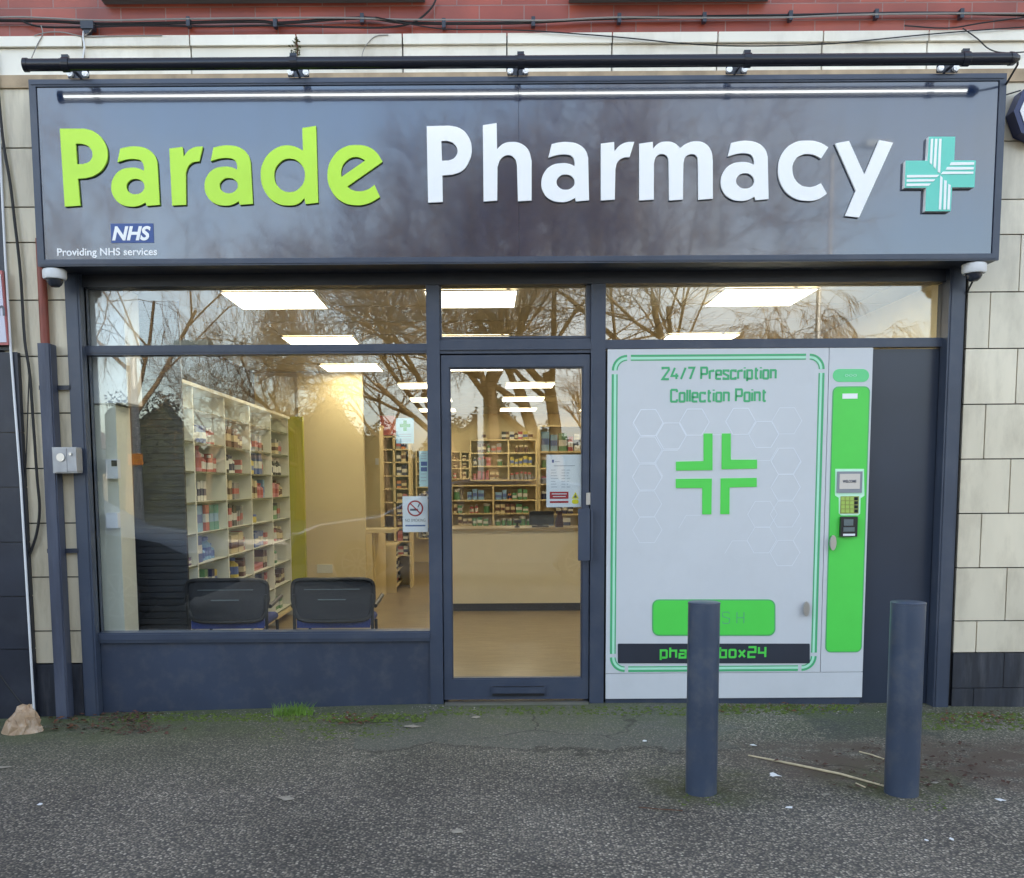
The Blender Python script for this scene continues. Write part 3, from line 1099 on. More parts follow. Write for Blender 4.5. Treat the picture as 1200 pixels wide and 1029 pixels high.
# ------------------------------------------------------------------ sign
YS = -0.25
sg = empty('shop_sign', (0, -0.1, 2.62), 'long glossy navy fascia sign above the shopfront with lime and white raised letters', 'sign')
SX0 = at(39, 200, YS).x
SX1 = at(1174.5, 200, YS).x
SZ1 = at(600, 90, YS).z
SZ0 = at(600, 309, YS).z
t = 0.038
mb = MB()
mb.box(SX0, SX1, YS + 0.012, -0.02, SZ0 + 0.004, SZ1 - 0.004)
mb.build('sign_case', NAVYD, sg)
mb = MB()
mid = at(608, 200, YS).x
mb.box(SX0 + t + 0.002, mid - 0.0008, YS + 0.004, YS + 0.011, SZ0 + t, SZ1 - t)
mb.box(mid + 0.0008, SX1 - t - 0.002, YS + 0.0035, YS + 0.011, SZ0 + t, SZ1 - t)
mb.build('sign_face', SIGNF, sg)
mb = MB()
y0, y1 = YS - 0.006, YS + 0.0115
mb.box(SX0, SX1, y0, y1, SZ1 - t, SZ1)
mb.box(SX0, SX1, y0, y1, SZ0, SZ0 + t)
mb.box(SX0, SX0 + t, y0, y1, SZ0 + t, SZ1 - t)
mb.box(SX1 - t, SX1, y0, y1, SZ0 + t, SZ1 - t)
q = 0.012
mb.box(SX0 + q, SX1 - q, y0 - 0.006, y0, SZ1 - t + q * 0.8, SZ1 - q * 0.7)
mb.box(SX0 + q, SX1 - q, y0 - 0.006, y0, SZ0 + q * 0.7, SZ0 + t - q * 0.8)
mb.build('sign_trim', NAVY, sg, bevel=0.003)


def glyph(name, outer, inners, ox, oy, sc, m, dx=0.0, dy=0.0, ells=()):
    Y = YS - 0.014

    def cv(p):
        q = at(ox + p[0] / sc + dx, oy + p[1] / sc + dy, Y)
        return (q.x, q.z, 1 if len(p) > 2 else 0)
    cs = [[cv(p) for p in outer]] + [[cv(p) for p in c] for c in inners]
    for (cx, cy, rx, ry) in ells:
        cs.append([cv((cx + rx * math.cos(k * math.pi / 4), cy + ry * math.sin(k * math.pi / 4), 1)) for k in range(8)])
    cu = spline_mesh(cs)
    return curve_to(name, cu, Y, 0.014, m, sg)


A_ = 1
P1 = ([(60, 65), (235, 65), (300, 85, 1), (365, 145, 1), (395, 240, 1), (375, 325, 1), (310, 390, 1), (240, 413), (187, 416), (203, 606), (95, 613)],
      [[(172, 170), (215, 170), (262, 190, 1), (290, 240, 1), (270, 295, 1), (225, 313), (180, 315)]])
aa = [(485, 205), (540, 193, 1), (600, 190, 1), (670, 205, 1), (725, 250, 1), (745, 300), (762, 600), (670, 608), (663, 582), (620, 605, 1), (570, 613, 1), (490, 595, 1), (440, 545, 1), (422, 475, 1), (440, 405, 1), (490, 355, 1), (550, 340, 1), (610, 343, 1), (652, 360), (650, 325, 1), (630, 290, 1), (590, 278, 1), (530, 281, 1), (465, 300)]
ae = [(592, 472, 64, 54)]
# straighter twin of the same letter for the middle of the sign
aw = [(p[0] - (p[1] - 400) * 0.035,) + tuple(p[1:]) for p in aa]
awe = [(590, 472, 64, 54)]
r1 = [(830, 205), (922, 193), (930, 262), (970, 215, 1), (1010, 195, 1), (1065, 190), (1040, 295), (1000, 300, 1), (965, 325, 1), (945, 375), (947, 600), (850, 605)]
dd = [(625, 60), (722, 45), (737, 585), (648, 595), (640, 552), (600, 590, 1), (530, 605, 1), (440, 585, 1), (370, 520, 1), (333, 400, 1), (355, 290, 1), (420, 215, 1), (500, 183, 1), (570, 190, 1), (630, 218)]
ee = [(1190, 297), (1150, 235, 1), (1090, 193, 1), (1010, 180, 1), (920, 195, 1), (840, 265, 1), (802, 385, 1), (830, 500, 1), (900, 575, 1), (1000, 603, 1), (1090, 590, 1), (1172, 545), (1133, 460), (1090, 490, 1), (1030, 505, 1), (975, 495, 1), (940, 472)]
ei = [(900, 405), (900, 350, 1), (930, 295, 1), (990, 264, 1), (1035, 270, 1), (1068, 288)]
P2 = ([(60, 47), (220, 43), (290, 60, 1), (350, 115, 1), (377, 210, 1), (355, 300, 1), (310, 360, 1), (240, 388), (170, 393), (173, 580), (70, 585)],
      [[(163, 150), (205, 150), (250, 168, 1), (277, 218, 1), (255, 270, 1), (215, 288), (167, 290)]])
hh = [(455, 40), (552, 25), (555, 208), (600, 170, 1), (655, 158, 1), (720, 168, 1), (775, 215, 1), (798, 290), (798, 570), (702, 575), (695, 320), (680, 275, 1), (635, 250, 1), (585, 272, 1), (558, 330), (556, 570), (460, 577)]
r2 = [(145, 110), (238, 98), (240, 165), (275, 125, 1), (320, 102, 1), (380, 97), (347, 205), (300, 210, 1), (262, 240, 1), (247, 290), (243, 503), (145, 510)]
mm_ = [(415, 110), (510, 97), (512, 145), (550, 108, 1), (605, 95, 1), (660, 105, 1), (703, 140), (750, 108, 1), (815, 93, 1), (880, 110, 1), (920, 160, 1), (932, 230), (932, 497), (830, 505), (828, 240), (820, 200, 1), (785, 183, 1), (740, 203, 1), (725, 250), (722, 503), (625, 510), (622, 235), (612, 200, 1), (575, 183, 1), (535, 200, 1), (518, 250), (517, 503), (415, 510)]
cc = [(665, 135), (600, 100, 1), (520, 88, 1), (420, 105, 1), (340, 180, 1), (312, 295, 1), (340, 410, 1), (410, 485, 1), (510, 512, 1), (590, 502, 1), (655, 462), (612, 388), (570, 408, 1), (520, 415, 1), (450, 385, 1), (412, 300, 1), (430, 225, 1), (475, 190, 1), (530, 183, 1), (580, 195, 1), (613, 215)]
yy_ = [(712, 108), (810, 90), (918, 330), (1022, 85), (1120, 103), (880, 630), (783, 618), (858, 440)]
for nm, args in (('letter', (P1[0], P1[1], 60, 140, 6, LIME)), ('letter', (aa, [], 60, 140, 6, LIME, 0, 0, ae)), ('letter', (r1, [], 60, 140, 6, LIME)),
                 ('letter', (aa, [], 60, 140, 6, LIME, 109.3, -1.2, ae)), ('letter', (dd, [], 250, 140, 6, LIME, 0, 0, [(536, 393, 108, 118)])),
                 ('letter', (ee, [ei], 250, 140, 6, LIME)), ('letter', (P2[0], P2[1], 490, 140, 6, WHITEL)), ('letter', (hh, [], 490, 140, 6, WHITEL)),
                 ('letter', (aw, [], 60, 140, 6, WHITEL, 504.5, -5.3, awe)), ('letter', (r2, [], 680, 150, 6, WHITEL)), ('letter', (mm_, [], 680, 150, 6, WHITEL)),
                 ('letter', (aw, [], 60, 140, 6, WHITEL, 714.9, -6.7, awe)), ('letter', (cc, [], 860, 150, 6, WHITEL)), ('letter', (yy_, [], 860, 150, 6, WHITEL))):
    glyph(nm, *args)


def pp(pts, ox, oy, sc):
    return [(ox + a / sc, oy + b / sc) for a, b in pts]


cr_ = [(360, 95), (650, 95), (638, 355), (875, 355), (860, 650), (615, 650), (600, 912), (320, 912), (330, 655), (95, 655), (105, 358), (345, 358)]
mb = MB(); mb.pprism(pp(cr_, 1050, 150, 9.35), YS - 0.03, YS + 0.003, 0, 1)
cs_ = mb.build('pharmacy_cross', [TEAL, WHITEL], sg)
mb = MB()
for s_ in ([(383, 118), (408, 118), (395, 400), (372, 385)], [(428, 118), (455, 118), (438, 450), (412, 420)], [(473, 118), (500, 118), (485, 492), (458, 480)],
           [(605, 375), (858, 375), (855, 402), (588, 408)], [(560, 428), (853, 428), (850, 455), (545, 458)], [(515, 478), (850, 478), (848, 502), (492, 505)],
           [(487, 520), (512, 545), (495, 893), (470, 893)], [(530, 570), (557, 578), (545, 893), (520, 893)], [(573, 612), (600, 625), (588, 893), (562, 893)],
           [(122, 515), (475, 513), (450, 538), (120, 543)], [(120, 563), (432, 561), (410, 585), (118, 590)], [(118, 610), (385, 608), (360, 632), (115, 637)]):
    mb.pprism(pp(s_, 1050, 150, 9.35), YS - 0.033, YS - 0.0302)
mb.build('stripes', WHITEL, cs_)
mb = MB(); mb.pbox(130, 262, 180, 284.5, YS + 0.0005, YS + 0.0035); lg = mb.build('logo_panel', NHSB, sg)
ptext('logo_lettering', 'NHS', 131.5, 176.5, 265, 282, YS, WHITEL, lg, shear=0.25, bold=0.035)
ptext('strapline', 'Providing NHS services', 67.5, 184, 290.7, 302.3, YS + 0.003, WHITEL, sg, bold=0.016)

# tube light in front of the sign
YT = YS - 0.215
tl = empty('sign_tube_light', (0, YT, SZ1), 'long black tube light on five brackets along the top of the sign', 'sign light')
a, b = at(28, 74, YT), at(1192, 71, YT)
zt_ = (a.z + b.z) / 2
rt = 0.031
mb = MB(); mb.tube([(a.x + 0.02, YT, zt_), (b.x - 0.04, YT, zt_)], rt, 24); mb.build('tube_housing', TUBEM, tl, smooth=True)
mb = MB()
mb.tube([(a.x, YT, zt_), (a.x + 0.022, YT, zt_)], rt + 0.004, 24)
mb.build('end_cap', TUBEM, tl, smooth=True)
mb = MB()
mb.tube([(b.x - 0.042, YT, zt_), (b.x - 0.02, YT, zt_), (b.x + 0.01, YT, zt_ + 0.004)], [rt + 0.004, rt + 0.002, 0.014], 24)
mb.build('end_cap', TUBEM, tl, smooth=True)
mb = MB()
mb.box(a.x + 0.04, b.x - 0.07, YT + 0.020, YT + 0.042, zt_ - 0.013, zt_ - 0.005)
mb.build('led_strip', LEDS, tl)
for px in (90, 349, 607, 864, 1112):
    bx = at(px, 86, YS - 0.05).x
    mb = MB()
    mb.box(bx - 0.005, bx + 0.005, YT - 0.01, YS + 0.02, SZ1 + 0.004, SZ1 + 0.018)          # arm
    mb.box(bx - 0.058, bx + 0.058, YS - 0.028, YS - 0.020, SZ1 - 0.004, SZ1 + 0.034)        # plate
    mb.box(bx - 0.022, bx + 0.022, YT - 0.018, YT + 0.018, SZ1 + 0.018, zt_ - 0.012)
    mb.tube([(bx + 0.01 - 0.02, YT, zt_), (bx + 0.01 + 0.02, YT, zt_)], rt + 0.006, 20)
    mb.box(bx - 0.01, bx + 0.026, YT - 0.012, YT + 0.012, zt_ + rt, zt_ + rt + 0.018)
    bk = mb.build('bracket', TUBEM, tl, bevel=0.002)
    for s_ in (-1, 1):
        mb = MB()
        cxx = bx + s_ * 0.042
        mb.tube([(cxx, YS - 0.048, SZ1 + 0.015), (cxx, YS - 0.027, SZ1 + 0.015)], 0.016, 14)
        mb.tube([(cxx, YS - 0.052, SZ1 + 0.015), (cxx, YS - 0.045, SZ1 + 0.015)], 0.008, 6)
        mb.build('bolt', WHITEP, bk, smooth=True)
p0 = at(1192, 71, YT)
mb = MB(); mb.tube([(b.x, YT, zt_), (b.x + 0.03, YT + 0.05, zt_ - 0.01), (b.x + 0.06, YT + 0.25, zt_ - 0.06), (b.x + 0.09, -0.03, zt_ - 0.05)], 0.006, 6)
mb.build('power_lead', CABLE, tl, smooth=True)

# ------------------------------------------------------------------ cameras, pipes, boxes, cables on the facade
for px, py, lab in ((64, 321, 'white dome security camera under the left end of the sign beside the red pipe'),
                    (1141.5, 316, 'white dome security camera under the right end of the sign with a looped cable')):
    q = at(px, py, -0.19)
    dc = empty('dome_camera', (q.x, -0.19, SZ0 - 0.1), lab, 'security camera', 'dome cameras under the sign')
    zt1 = SZ0 - 0.004
    mb = MB(); mb.lathe(q.x, -0.19, [(0.060, zt1 - 0.055), (0.066, zt1 - 0.045), (0.066, zt1 - 0.006), (0.060, zt1)], 28); mb.build('housing', WHITEP, dc, smooth=True)
    mb = MB(); mb.lathe(q.x, -0.19, [(0.004, zt1 - 0.10), (0.022, zt1 - 0.097), (0.036, zt1 - 0.085), (0.044, zt1 - 0.07), (0.046, zt1 - 0.055)], 24); mb.build('dome', DOME, dc, smooth=True)
    mb = MB()
    if px > 600:
        c = [(q.x + 0.02, -0.16, zt1 - 0.07), (q.x + 0.03, -0.05, zt1 - 0.14), (q.x - 0.01, -0.03, zt1 - 0.155), (q.x - 0.05, -0.035, zt1 - 0.13), (q.x - 0.055, -0.04, zt1 - 0.05), (q.x, -0.03, zt1 - 0.02)]
        mb.tube(c, 0.006, 6)
        mb.tube([(q.x + 0.05, -0.11, zt1 - 0.03), (q.x + 0.09, -0.09, zt1 - 0.035), (q.x + 0.12, -0.08, zt1 - 0.02), (q.x + 0.125, -0.08, zt1 + 0.01)], 0.005, 6)
        mb.build('camera_cable', CABLE, dc, smooth=True)

# red pipe
X0 = at(51, 360, -0.06).x
mb = MB(); mb.tube([(X0, -0.06, at(51, 404, -0.06).z - 0.05), (X0, -0.06, SZ0 + 0.2)], 0.026, 16)
tag(mb.build('drain_pipe', REDPIPE, smooth=True), 'short red painted pipe dropping from the sign behind the left security camera', 'pipe')
# steel channel post
q0 = at(53, 402, -0.12)
Xc0, Xc1 = at(44.5, 420, -0.12).x, at(57.5, 420, -0.12).x
cp = empty('steel_channel', (Xc0, -0.08, -0.1), 'weathered navy steel box channel standing against the left pilaster below the red pipe', 'channel')
mb = MB(); mb.box(Xc0, Xc1, -0.12, -0.028, -0.12, q0.z)
mb.box(Xc1 - 0.002, Xc1 + 0.008, -0.112, -0.03, -0.12, q0.z - 0.002)
mb.build('box_section', PATINA, cp, bevel=0.003)
for yb in (454.5, 645.5):
    z = at(60, yb, -0.04).z
    mb = MB(); mb.box(Xc0 - 0.035, Xc0 + 0.01, -0.05, -0.029, z - 0.013, z + 0.013)
    mb.box(Xc1 - 0.01, Xc1 + 0.095, -0.05, -0.029, z - 0.013, z + 0.013)
    mb.build('strap', NAVYD, cp, bevel=0.003)
# key switch box
ks = empty('key_switch', (at(76, 553, -0.15).x, -0.1, at(76, 553, -0.15).z), 'grey metal shutter key switch box between the steel channel and shutter guide', 'switch box')
mb = MB(); mb.pbox(62.5, 525.5, 78, 553, -0.165, -0.07); mb.pbox(78.3, 525.5, 89.5, 552.5, -0.162, -0.07); mb.pbox(61.5, 524, 90, 554.5, -0.15, -0.07)
mb.build('casing', GREYBOX, ks, bevel=0.003)
mb = MB()
c = at(71, 536, -0.17); mb.tube([(c.x, -0.174, c.z), (c.x, -0.164, c.z)], 0.024, 20)
c = at(82, 532, -0.17); mb.tube([(c.x, -0.171, c.z), (c.x, -0.161, c.z)], 0.009, 12)
mb.build('lock_cylinder', STEEL, ks, smooth=True)


def cable(name, pts, Y, r, m, label, n=6, cat='cable', group=None, sub=4):
    """cable through pixel points on the facade plane"""
    P = []
    for i, p in enumerate(pts):
        yy = p[2] if len(p) > 2 else Y
        P.append(at(p[0], p[1], yy))
    out = []
    for i in range(len(P) - 1):
        a = P[max(i - 1, 0)]; b = P[i]; c = P[i + 1]; d = P[min(i + 2, len(P) - 1)]
        for k in range(sub):
            t_ = k / sub
            out.append(0.5 * ((2 * b) + (c - a) * t_ + (2 * a - 5 * b + 4 * c - d) * t_ * t_ + (3 * b - a - 3 * c + d) * t_ ** 3))
    out.append(P[-1])
    mb = MB(); mb.tube(out, r, n)
    return tag(mb.build(name, m, smooth=True), label, cat, group)


cable('cable', [(-6, 60), (3, 160), (12, 215), (17.5, 262), (22, 300), (25, 335), (29, 399), (35, 440), (40, 510), (43.5, 560), (46.4, 594), (44, 620), (37, 644), (18.6, 684), (-3, 725)], -0.045, 0.0085, CABLE,
      'thick black cable curving down the left pilaster and off beside the boarding')
cable('cable', [(34, 440), (33, 470), (30, 553), (26, 600), (20, 660), (12, 700), (-4, 742)], -0.04, 0.0035, CABLE,
      'thin black cable hanging left of the thick one on the left pilaster')
cable('cable', [(-6, 782), (10, 805), (28, 828)], -0.06, 0.005, CABLE, 'short black cable slanting down to the crumpled paper bag')
# bundle along the brick
cable('cable', [(-8, 24), (60, 25), (120, 28), (200, 27), (300, 25), (330, 27), (425, 21), (480, 27), (600, 27), (700, 22), (800, 20), (900, 18.5), (1000, 16.5), (1060, 15.5), (1130, 15.8), (1210, 18)], -0.035, 0.0085, CABLE,
      'thick black cable running along the top of the brick band')
cable('cable', [(-8, 21), (20, 20), (60, 21.5), (118, 24), (200, 22.5), (300, 21.3), (400, 21.0), (470, 23), (560, 23.5), (640, 24), (720, 20.5), (810, 21), (920, 20.5), (1000, 17.5), (1100, 16), (1210, 16)], -0.05, 0.005, CABLEG,
      'thin grey cable strung just above the thick black brick cable')
cable('cable', [(22, 23), (45, 31), (90, 32), (160, 30), (250, 31), (320, 30), (400, 32), (455, 32), (485, 26), (505, 10), (512, -4)], -0.045, 0.0055, CABLE,
      'black cable sagging under the bundle then rising past the left upper window')
cable('cable', [(440, 20), (470, 26), (520, 34), (600, 35), (680, 40), (740, 45), (800, 51), (870, 54), (960, 52), (1020, 47), (1080, 41), (1140, 36), (1210, 31)], -0.06, 0.0035, CABLE,
      'thin black cable drooping across the white stone band')
cable('cable', [(1060, 30), (1110, 33), (1150, 27), (1210, 19)], -0.06, 0.004, CABLE, 'black cable crossing the right end of the brick band')
cable('cable', [(1128, 33), (1145, 45), (1160, 58), (1180, 62), (1210, 60)], -0.06, 0.0035, CABLE, 'thin cable looping above the right end of the tube light')
cable('cable', [(48, 30), (50, 40), (44, 52), (37, 68)], -0.05, 0.003, CABLEG, 'thin brown wire dropping from the bundle to the left tube end')
cable('cable', [(40, 42), (55, 38), (75, 38), (100, 43), (140, 42), (190, 41.5)], -0.05, 0.003, CABLEG, 'slack brown wire below the junction box')
cable('cable', [(98, 36), (97.5, 45), (99, 55), (97, 68)], -0.05, 0.005, WHITEP, 'white cable dropping from the junction box behind the tube light')
cable('cable', [(110, 28), (106, 36), (99, 42)], -0.055, 0.004, CABLEG, 'short grey cable curling into the underside of the junction box')
cable('cable', [(455, 41), (440, 42.5), (430, 52), (425, 62), (424, 72)], -0.05, 0.0025, CABLEG, 'fine wire arching over the stone band left of centre')
cable('cable', [(1176, 112), (1186, 109), (1196, 106)], -0.06, 0.004, CABLE, 'short black cable between the sign and the blue neighbouring sign')
mb = MB(); mb.pbox(94, 24, 109, 33, -0.07, -0.012); mb.pprism([(96, 33), (107, 33), (103, 39), (99, 39)], -0.06, -0.02)
tag(mb.build('junction_box', NAVYD, bevel=0.003), 'small dark junction box clipped to the cable bundle at the upper left', 'junction box')
# cable clips
k = 0
for px, py in ((220, 25), (322, 26), (424, 21), (520, 27), (625, 25), (726, 21), (826, 20), (927, 18), (1028, 16), (1128, 15.5)):
    mb = MB(); mb.pbox(px - 2.2, py - 6, px + 2.2, py + 5, -0.053, -0.012)
    o = mb.build('cable_clip', NAVYD, bevel=0.002)
    near_ = ['nearest the junction box', 'above the wall weed', 'below the right half of the left upper window', 'right of the left upper window', 'left of the right upper window', 'under the left half of the right upper window',
             'under the right half of the right upper window', 'right of the right upper window', 'above the tiled stone right of centre', 'nearest the right photo edge'][k]
    tag(o, 'dark cable clip on the brick band ' + near_, 'cable clip', 'cable clips on the brick band')
    k += 1

# little weed growing from the band
wd = empty('wall_weed', tuple(at(347, 68, -0.03)), 'small green weed sprouting from the stone joint above the sign', 'weed')
mb = MB(); c = at(347.5, 44, -0.04); c2 = at(348, 70, -0.04)
mb.tube([c2, (c + c2) / 2 + Vector((0.004, 0, 0)), c], [0.003, 0.006, 0.008], 5); mb.build('stem', LEAFM, wd)
mb = MB()
for i in range(60):
    a = rnd.uniform(-1, 1); b_ = rnd.uniform(0, 1)
    o = at(347 + a * 7 * (1 - abs(b_ - 0.45)), 68 - b_ * 21, -0.04) + Vector((0, rnd.uniform(-0.03, 0.0), 0))
    d = Vector((rnd.uniform(-1, 1), rnd.uniform(-1, 0.3), rnd.uniform(-0.3, 1))).normalized() * rnd.uniform(0.010, 0.02)
    e_ = d.cross(Vector((rnd.random(), rnd.random(), rnd.random()))).normalized() * 0.005
    mb.add([o, o + d * 0.5 + e_, o + d, o + d * 0.5 - e_], [(0, 1, 2, 3)])
mb.build('leaves', mat('weed_leaf', lin(74, 76, 40), 0.7, var=0.3, vscale=40), wd)

# neighbour on the left
nb = empty('neighbour_frontage', (-3.2, -0.1, 0), 'dark boarded frontage of the next shop at the far left', 'shopfront')
XE = at(30, 600, -0.06).x
gro = [412, 507, 571, 635.5, 699, 761, 860]
mb = MB()
for a, b in zip(gro[:-1], gro[1:]):
    z1, z0 = at(10, a, -0.06).z, at(10, b, -0.06).z
    mb.box(-6, XE, -0.06, 0.0, z0 + 0.003, z1 - 0.003)
mb.build('boarding', LEADPAINT, nb, bevel=0.003)
mb = MB(); mb.box(-6, XE - 0.004, -0.05, -0.004, -0.2, at(10, 414, -0.06).z); mb.build('backing', BLACK, nb)
mb = MB(); mb.box(-6, at(6, 340, -0.06).x + 0.0, -0.05, -0.004, at(10, 410, -0.06).z, at(0, 165, -0.06).z); mb.build('upper_board', NAVYD, nb)
mb = MB(); mb.tube([at(-1.2, 150, -0.07), at(6.2, 300, -0.07), at(12.5, 409, -0.07), at(24, 560, -0.07), at(40.5, 842, -0.07)], 0.0075, 8); mb.build('edge_trim', WHITEP, nb, smooth=True)
ns = empty('neighbour_sign', tuple(at(-40, 408, -0.1)), 'pale sign with a pink edge at the far left, black lettering cut off', 'sign')
mb = MB(); mb.pprism([(-160, 318), (2, 317), (9.5, 404), (-160, 408)], -0.09, -0.065, 0, 0); mb.build('edge_band', PINKEDGE, ns)
mb = MB(); mb.pprism([(-155, 322), (0.5, 321), (7.5, 401), (-155, 405)], -0.096, -0.0905); mb.build('face', PINKSIGN, ns)
ptext('lettering', 'n', -2.5, 5.5, 358, 370, -0.0962, INK, ns, bold=0.02)
# blue sign on the right
c = at(1222, 130, -0.12)
bs = empty('neighbour_sign', tuple(c), 'deep blue octagonal sign with white face at the right photo edge', 'sign')
ro = (at(1222, 130, -0.12) - at(1188, 130, -0.12)).length
mb = MB(); mb.prism([(c.x + ro * math.cos(k * math.pi / 4), c.z + ro * math.sin(k * math.pi / 4)) for k in range(8)], -0.12, -0.03); mb.build('frame', DEEPBLUE, bs, bevel=0.004)
mb = MB(); mb.prism([(c.x + ro * 0.8 * math.cos(k * math.pi / 4), c.z + ro * 0.8 * math.sin(k * math.pi / 4)) for k in range(8)], -0.126, -0.1205); mb.build('face', WHITEL, bs)

# ------------------------------------------------------------------ collection machine
YM = 0.0
vm = empty('prescription_locker', (at(860, 820, YM).x, 0, 0), 'white prescription collection machine with green cross built into the shopfront', 'collection machine')


def mX(px, py=600, Y=YM): return at(px, py, Y).x
def mZ(py, px=860, Y=YM): return at(px, py, Y).z


mx0, mx1, mxs = mX(711), mX(1017), mX(966.5)
z817, z788, z408 = mZ(818), mZ(788.5), mZ(408.5)
mb = MB(); mb.box(mx0 + 0.004, mx1 - 0.004, YM + 0.012, 0.75, z817, z408 - 0.003); mb.build('cabinet', MACH, vm)
mb = MB(); mb.box(mx0, mxs - 0.002, YM, YM + 0.012, z788 + 0.003, z408); mb.build('door', MACH, vm, bevel=0.002)
mb = MB(); mb.box(mxs + 0.002, mx1, YM, YM + 0.012, z788 + 0.003, z408); mb.build('control_panel', MACH, vm, bevel=0.002)
ctl = mb and vm.children[-1]
vdoor = [c for c in vm.children if c.name.startswith('door')][0]
mb = MB(); mb.box(mx0, mx1, YM - 0.001, YM + 0.012, z817, z788 - 0.001); mb.build('kick_panel', MACH, vm, bevel=0.002)
mb = MB(); mb.box(mx0 + 0.002, mx1 - 0.01, YM + 0.01, 0.3, -0.1, z817 - 0.001); mb.build('base', RISER, vm)
mb = MB(); mb.box(XM[1][1] - 0.001, mx0 + 0.003, 0.055, 0.10, -0.05, z408); mb.build('edge_seal', BLACK, vm)
# printed green border
mb = MB()


def arc(cx, cy, r, a0, a1, n=8):
    return [(cx + r * math.cos(R(a0 + (a1 - a0) * i / n)), cy + r * math.sin(R(a0 + (a1 - a0) * i / n))) for i in range(n + 1)]


bx0, bx1, bz0, bz1 = mX(717), mX(960.5), mZ(785.5), mZ(416.3)
for off, wdh, mi, dz in ((0, 0.0125, 0, 0.0015), (0.0145, 0.012, 1, 0.0013), (0.0255, 0.0065, 0, 0.0016)):
    x0, x1, z0, z1 = bx0 + off, bx1 - off, bz0 + off, bz1 - off
    rr = 0.085 - off
    gp = 0.022
    for path in ([(x0 + rr + off * 0 + gp, z1), (x1 - rr - gp, z1)], [(x0 + rr + gp, z0), (x1 - rr - gp, z0)],
                 [(x0, z0 + rr + gp), (x0, z1 - rr - gp)], [(x1, z0 + rr + gp), (x1, z1 - rr - gp)],
                 arc(x0 + rr, z1 - rr, rr, 90, 180), arc(x1 - rr, z1 - rr, rr, 0, 90), arc(x0 + rr, z0 + rr, rr, 180, 270), arc(x1 - rr, z0 + rr, rr, 270, 360)):
        seg_quads(mb, path, wdh, YM - 0.0002, dz, mi)
mb.build('printed_border', [MGREEN, MINT], vdoor)
stroke_text('24/7 Prescription', 775, 910, 429.5, 445.2, YM, 0.0125).build('heading', MGREEN, vdoor)
stroke_text('Collection Point', 785, 898.5, 455.3, 471.6, YM, 0.0125).build('heading', MGREEN, vdoor)
# honeycomb
mb = MB()
sp_ = at(860, 520, YM)
hr = 17.3 / 193.5


def hexa(cx, cy, wdh=0.0065, edges=range(6)):
    c = at(700 + cx / 4.615, 400 + cy / 4.615, YM)
    P = [(c.x + hr * math.cos(R(60 * k)), c.z + hr * math.sin(R(60 * k))) for k in range(6)]
    for k in edges:
        seg_quads(mb, [P[k], P[(k + 1) % 6]], wdh * 0.85, YM, 0.0008 + 0.00012 * (k % 3) + rnd.uniform(0, 0.0001))


for cx, cy, wdh, ed in ((275, 440, .007, range(6)), (525, 437, .006, range(6)), (775, 433, .006, range(6)), (1025, 430, .0028, range(6)), (400, 512, .006, range(6)), (900, 504, .005, range(6)),
                        (270, 588, .0055, range(6)), (1020, 648, .005, range(6)), (270, 735, .005, range(6)), (1015, 720, .0, ()), (1018, 790, .005, range(6)), (268, 880, .0035, range(6)), (395, 660, .004, (1, 2, 3)),
                        (1015, 935, .0035, range(6)), (895, 575, .003, (4, 5)), (893, 935, .003, range(6)), (640, 435, .004, (4,)), (270, 1020, .0025, range(6)), (520, 1010, .002, (1, 2)), (890, 1075, .003, range(6)),
                        (1015, 1145, .003, range(6)), (768, 1148, .002, (0, 1, 2)), (1140, 1075, .002, (2, 3)), (1142, 720, .003, (2, 3)), (150, 660, .002, (0, 5)), (150, 520, .002, (0, 5))):
    if wdh: hexa(cx, cy, wdh, ed)
mb.build('honeycomb_pattern', HEXL, vdoor)
mb = MB()


def Lsh(v, h):
    for (x0, y0, x1, y1) in (v, h):
        pass


def rr_poly(x0, y0, x1, y1, r, n=5):
    """rounded rectangle in px"""
    pts = []
    for cx, cy, a in ((x1 - r, y1 - r, 0), (x0 + r, y1 - r, 90), (x0 + r, y0 + r, 180), (x1 - r, y0 + r, 270)):
        for i in range(n + 1):
            t_ = R(a + 90 * i / n)
            pts.append((cx + r * math.cos(t_), cy + r * math.sin(t_)))
    return pts


for poly in ([(824.6, 508), (835, 508), (835, 551), (792.2, 551.5), (792.2, 541), (824.6, 540.3)],
             [(846, 508), (856.4, 508), (856.4, 538.7), (887.2, 538.7), (887.2, 549.2), (845.6, 550)],
             [(792, 561.2), (834.2, 560.8), (833.6, 602.8), (823, 602.8), (823, 572), (792, 572)],
             [(844.6, 560.6), (886.8, 560), (886.8, 570.6), (855, 571.2), (854.8, 602.6), (844.2, 602.6)]):
    mb.pprism(poly, YM - 0.0045, YM - 0.0002)
mb.build('green_cross', BGREEN, vdoor, bevel=0.0035, seg=3)
mb = MB(); mb.pprism(rr_poly(764.2, 702.4, 908.7, 745.2, 8), YM - 0.003, YM - 0.0002, 0, 0); mb.build('collection_flap_edge', BGREEN2, vdoor)
mb = MB(); mb.pprism(rr_poly(765.6, 703.8, 907.3, 743.8, 7), YM - 0.0045, YM - 0.0032); fl = mb.build('collection_flap', BGREEN, vdoor)
stroke_text('P U S H', 812, 872, 717, 731, YM - 0.0046, 0.0045, gap=1.5, space=1.5, thick=0.0008).build('lettering', SCRATCH, fl)
mb = MB(); mb.pprism(rr_poly(724, 754.3, 949, 777.4, 1.2), YM - 0.003, YM - 0.0002); pl_ = mb.build('name_plate', NAVYD, vdoor)
stroke_text('pharmaboxAB', 773, 899, 757.5, 771.5, YM - 0.0032, 0.0125, gap=1.4, thick=0.0012).build('lettering', BGREEN, pl_)


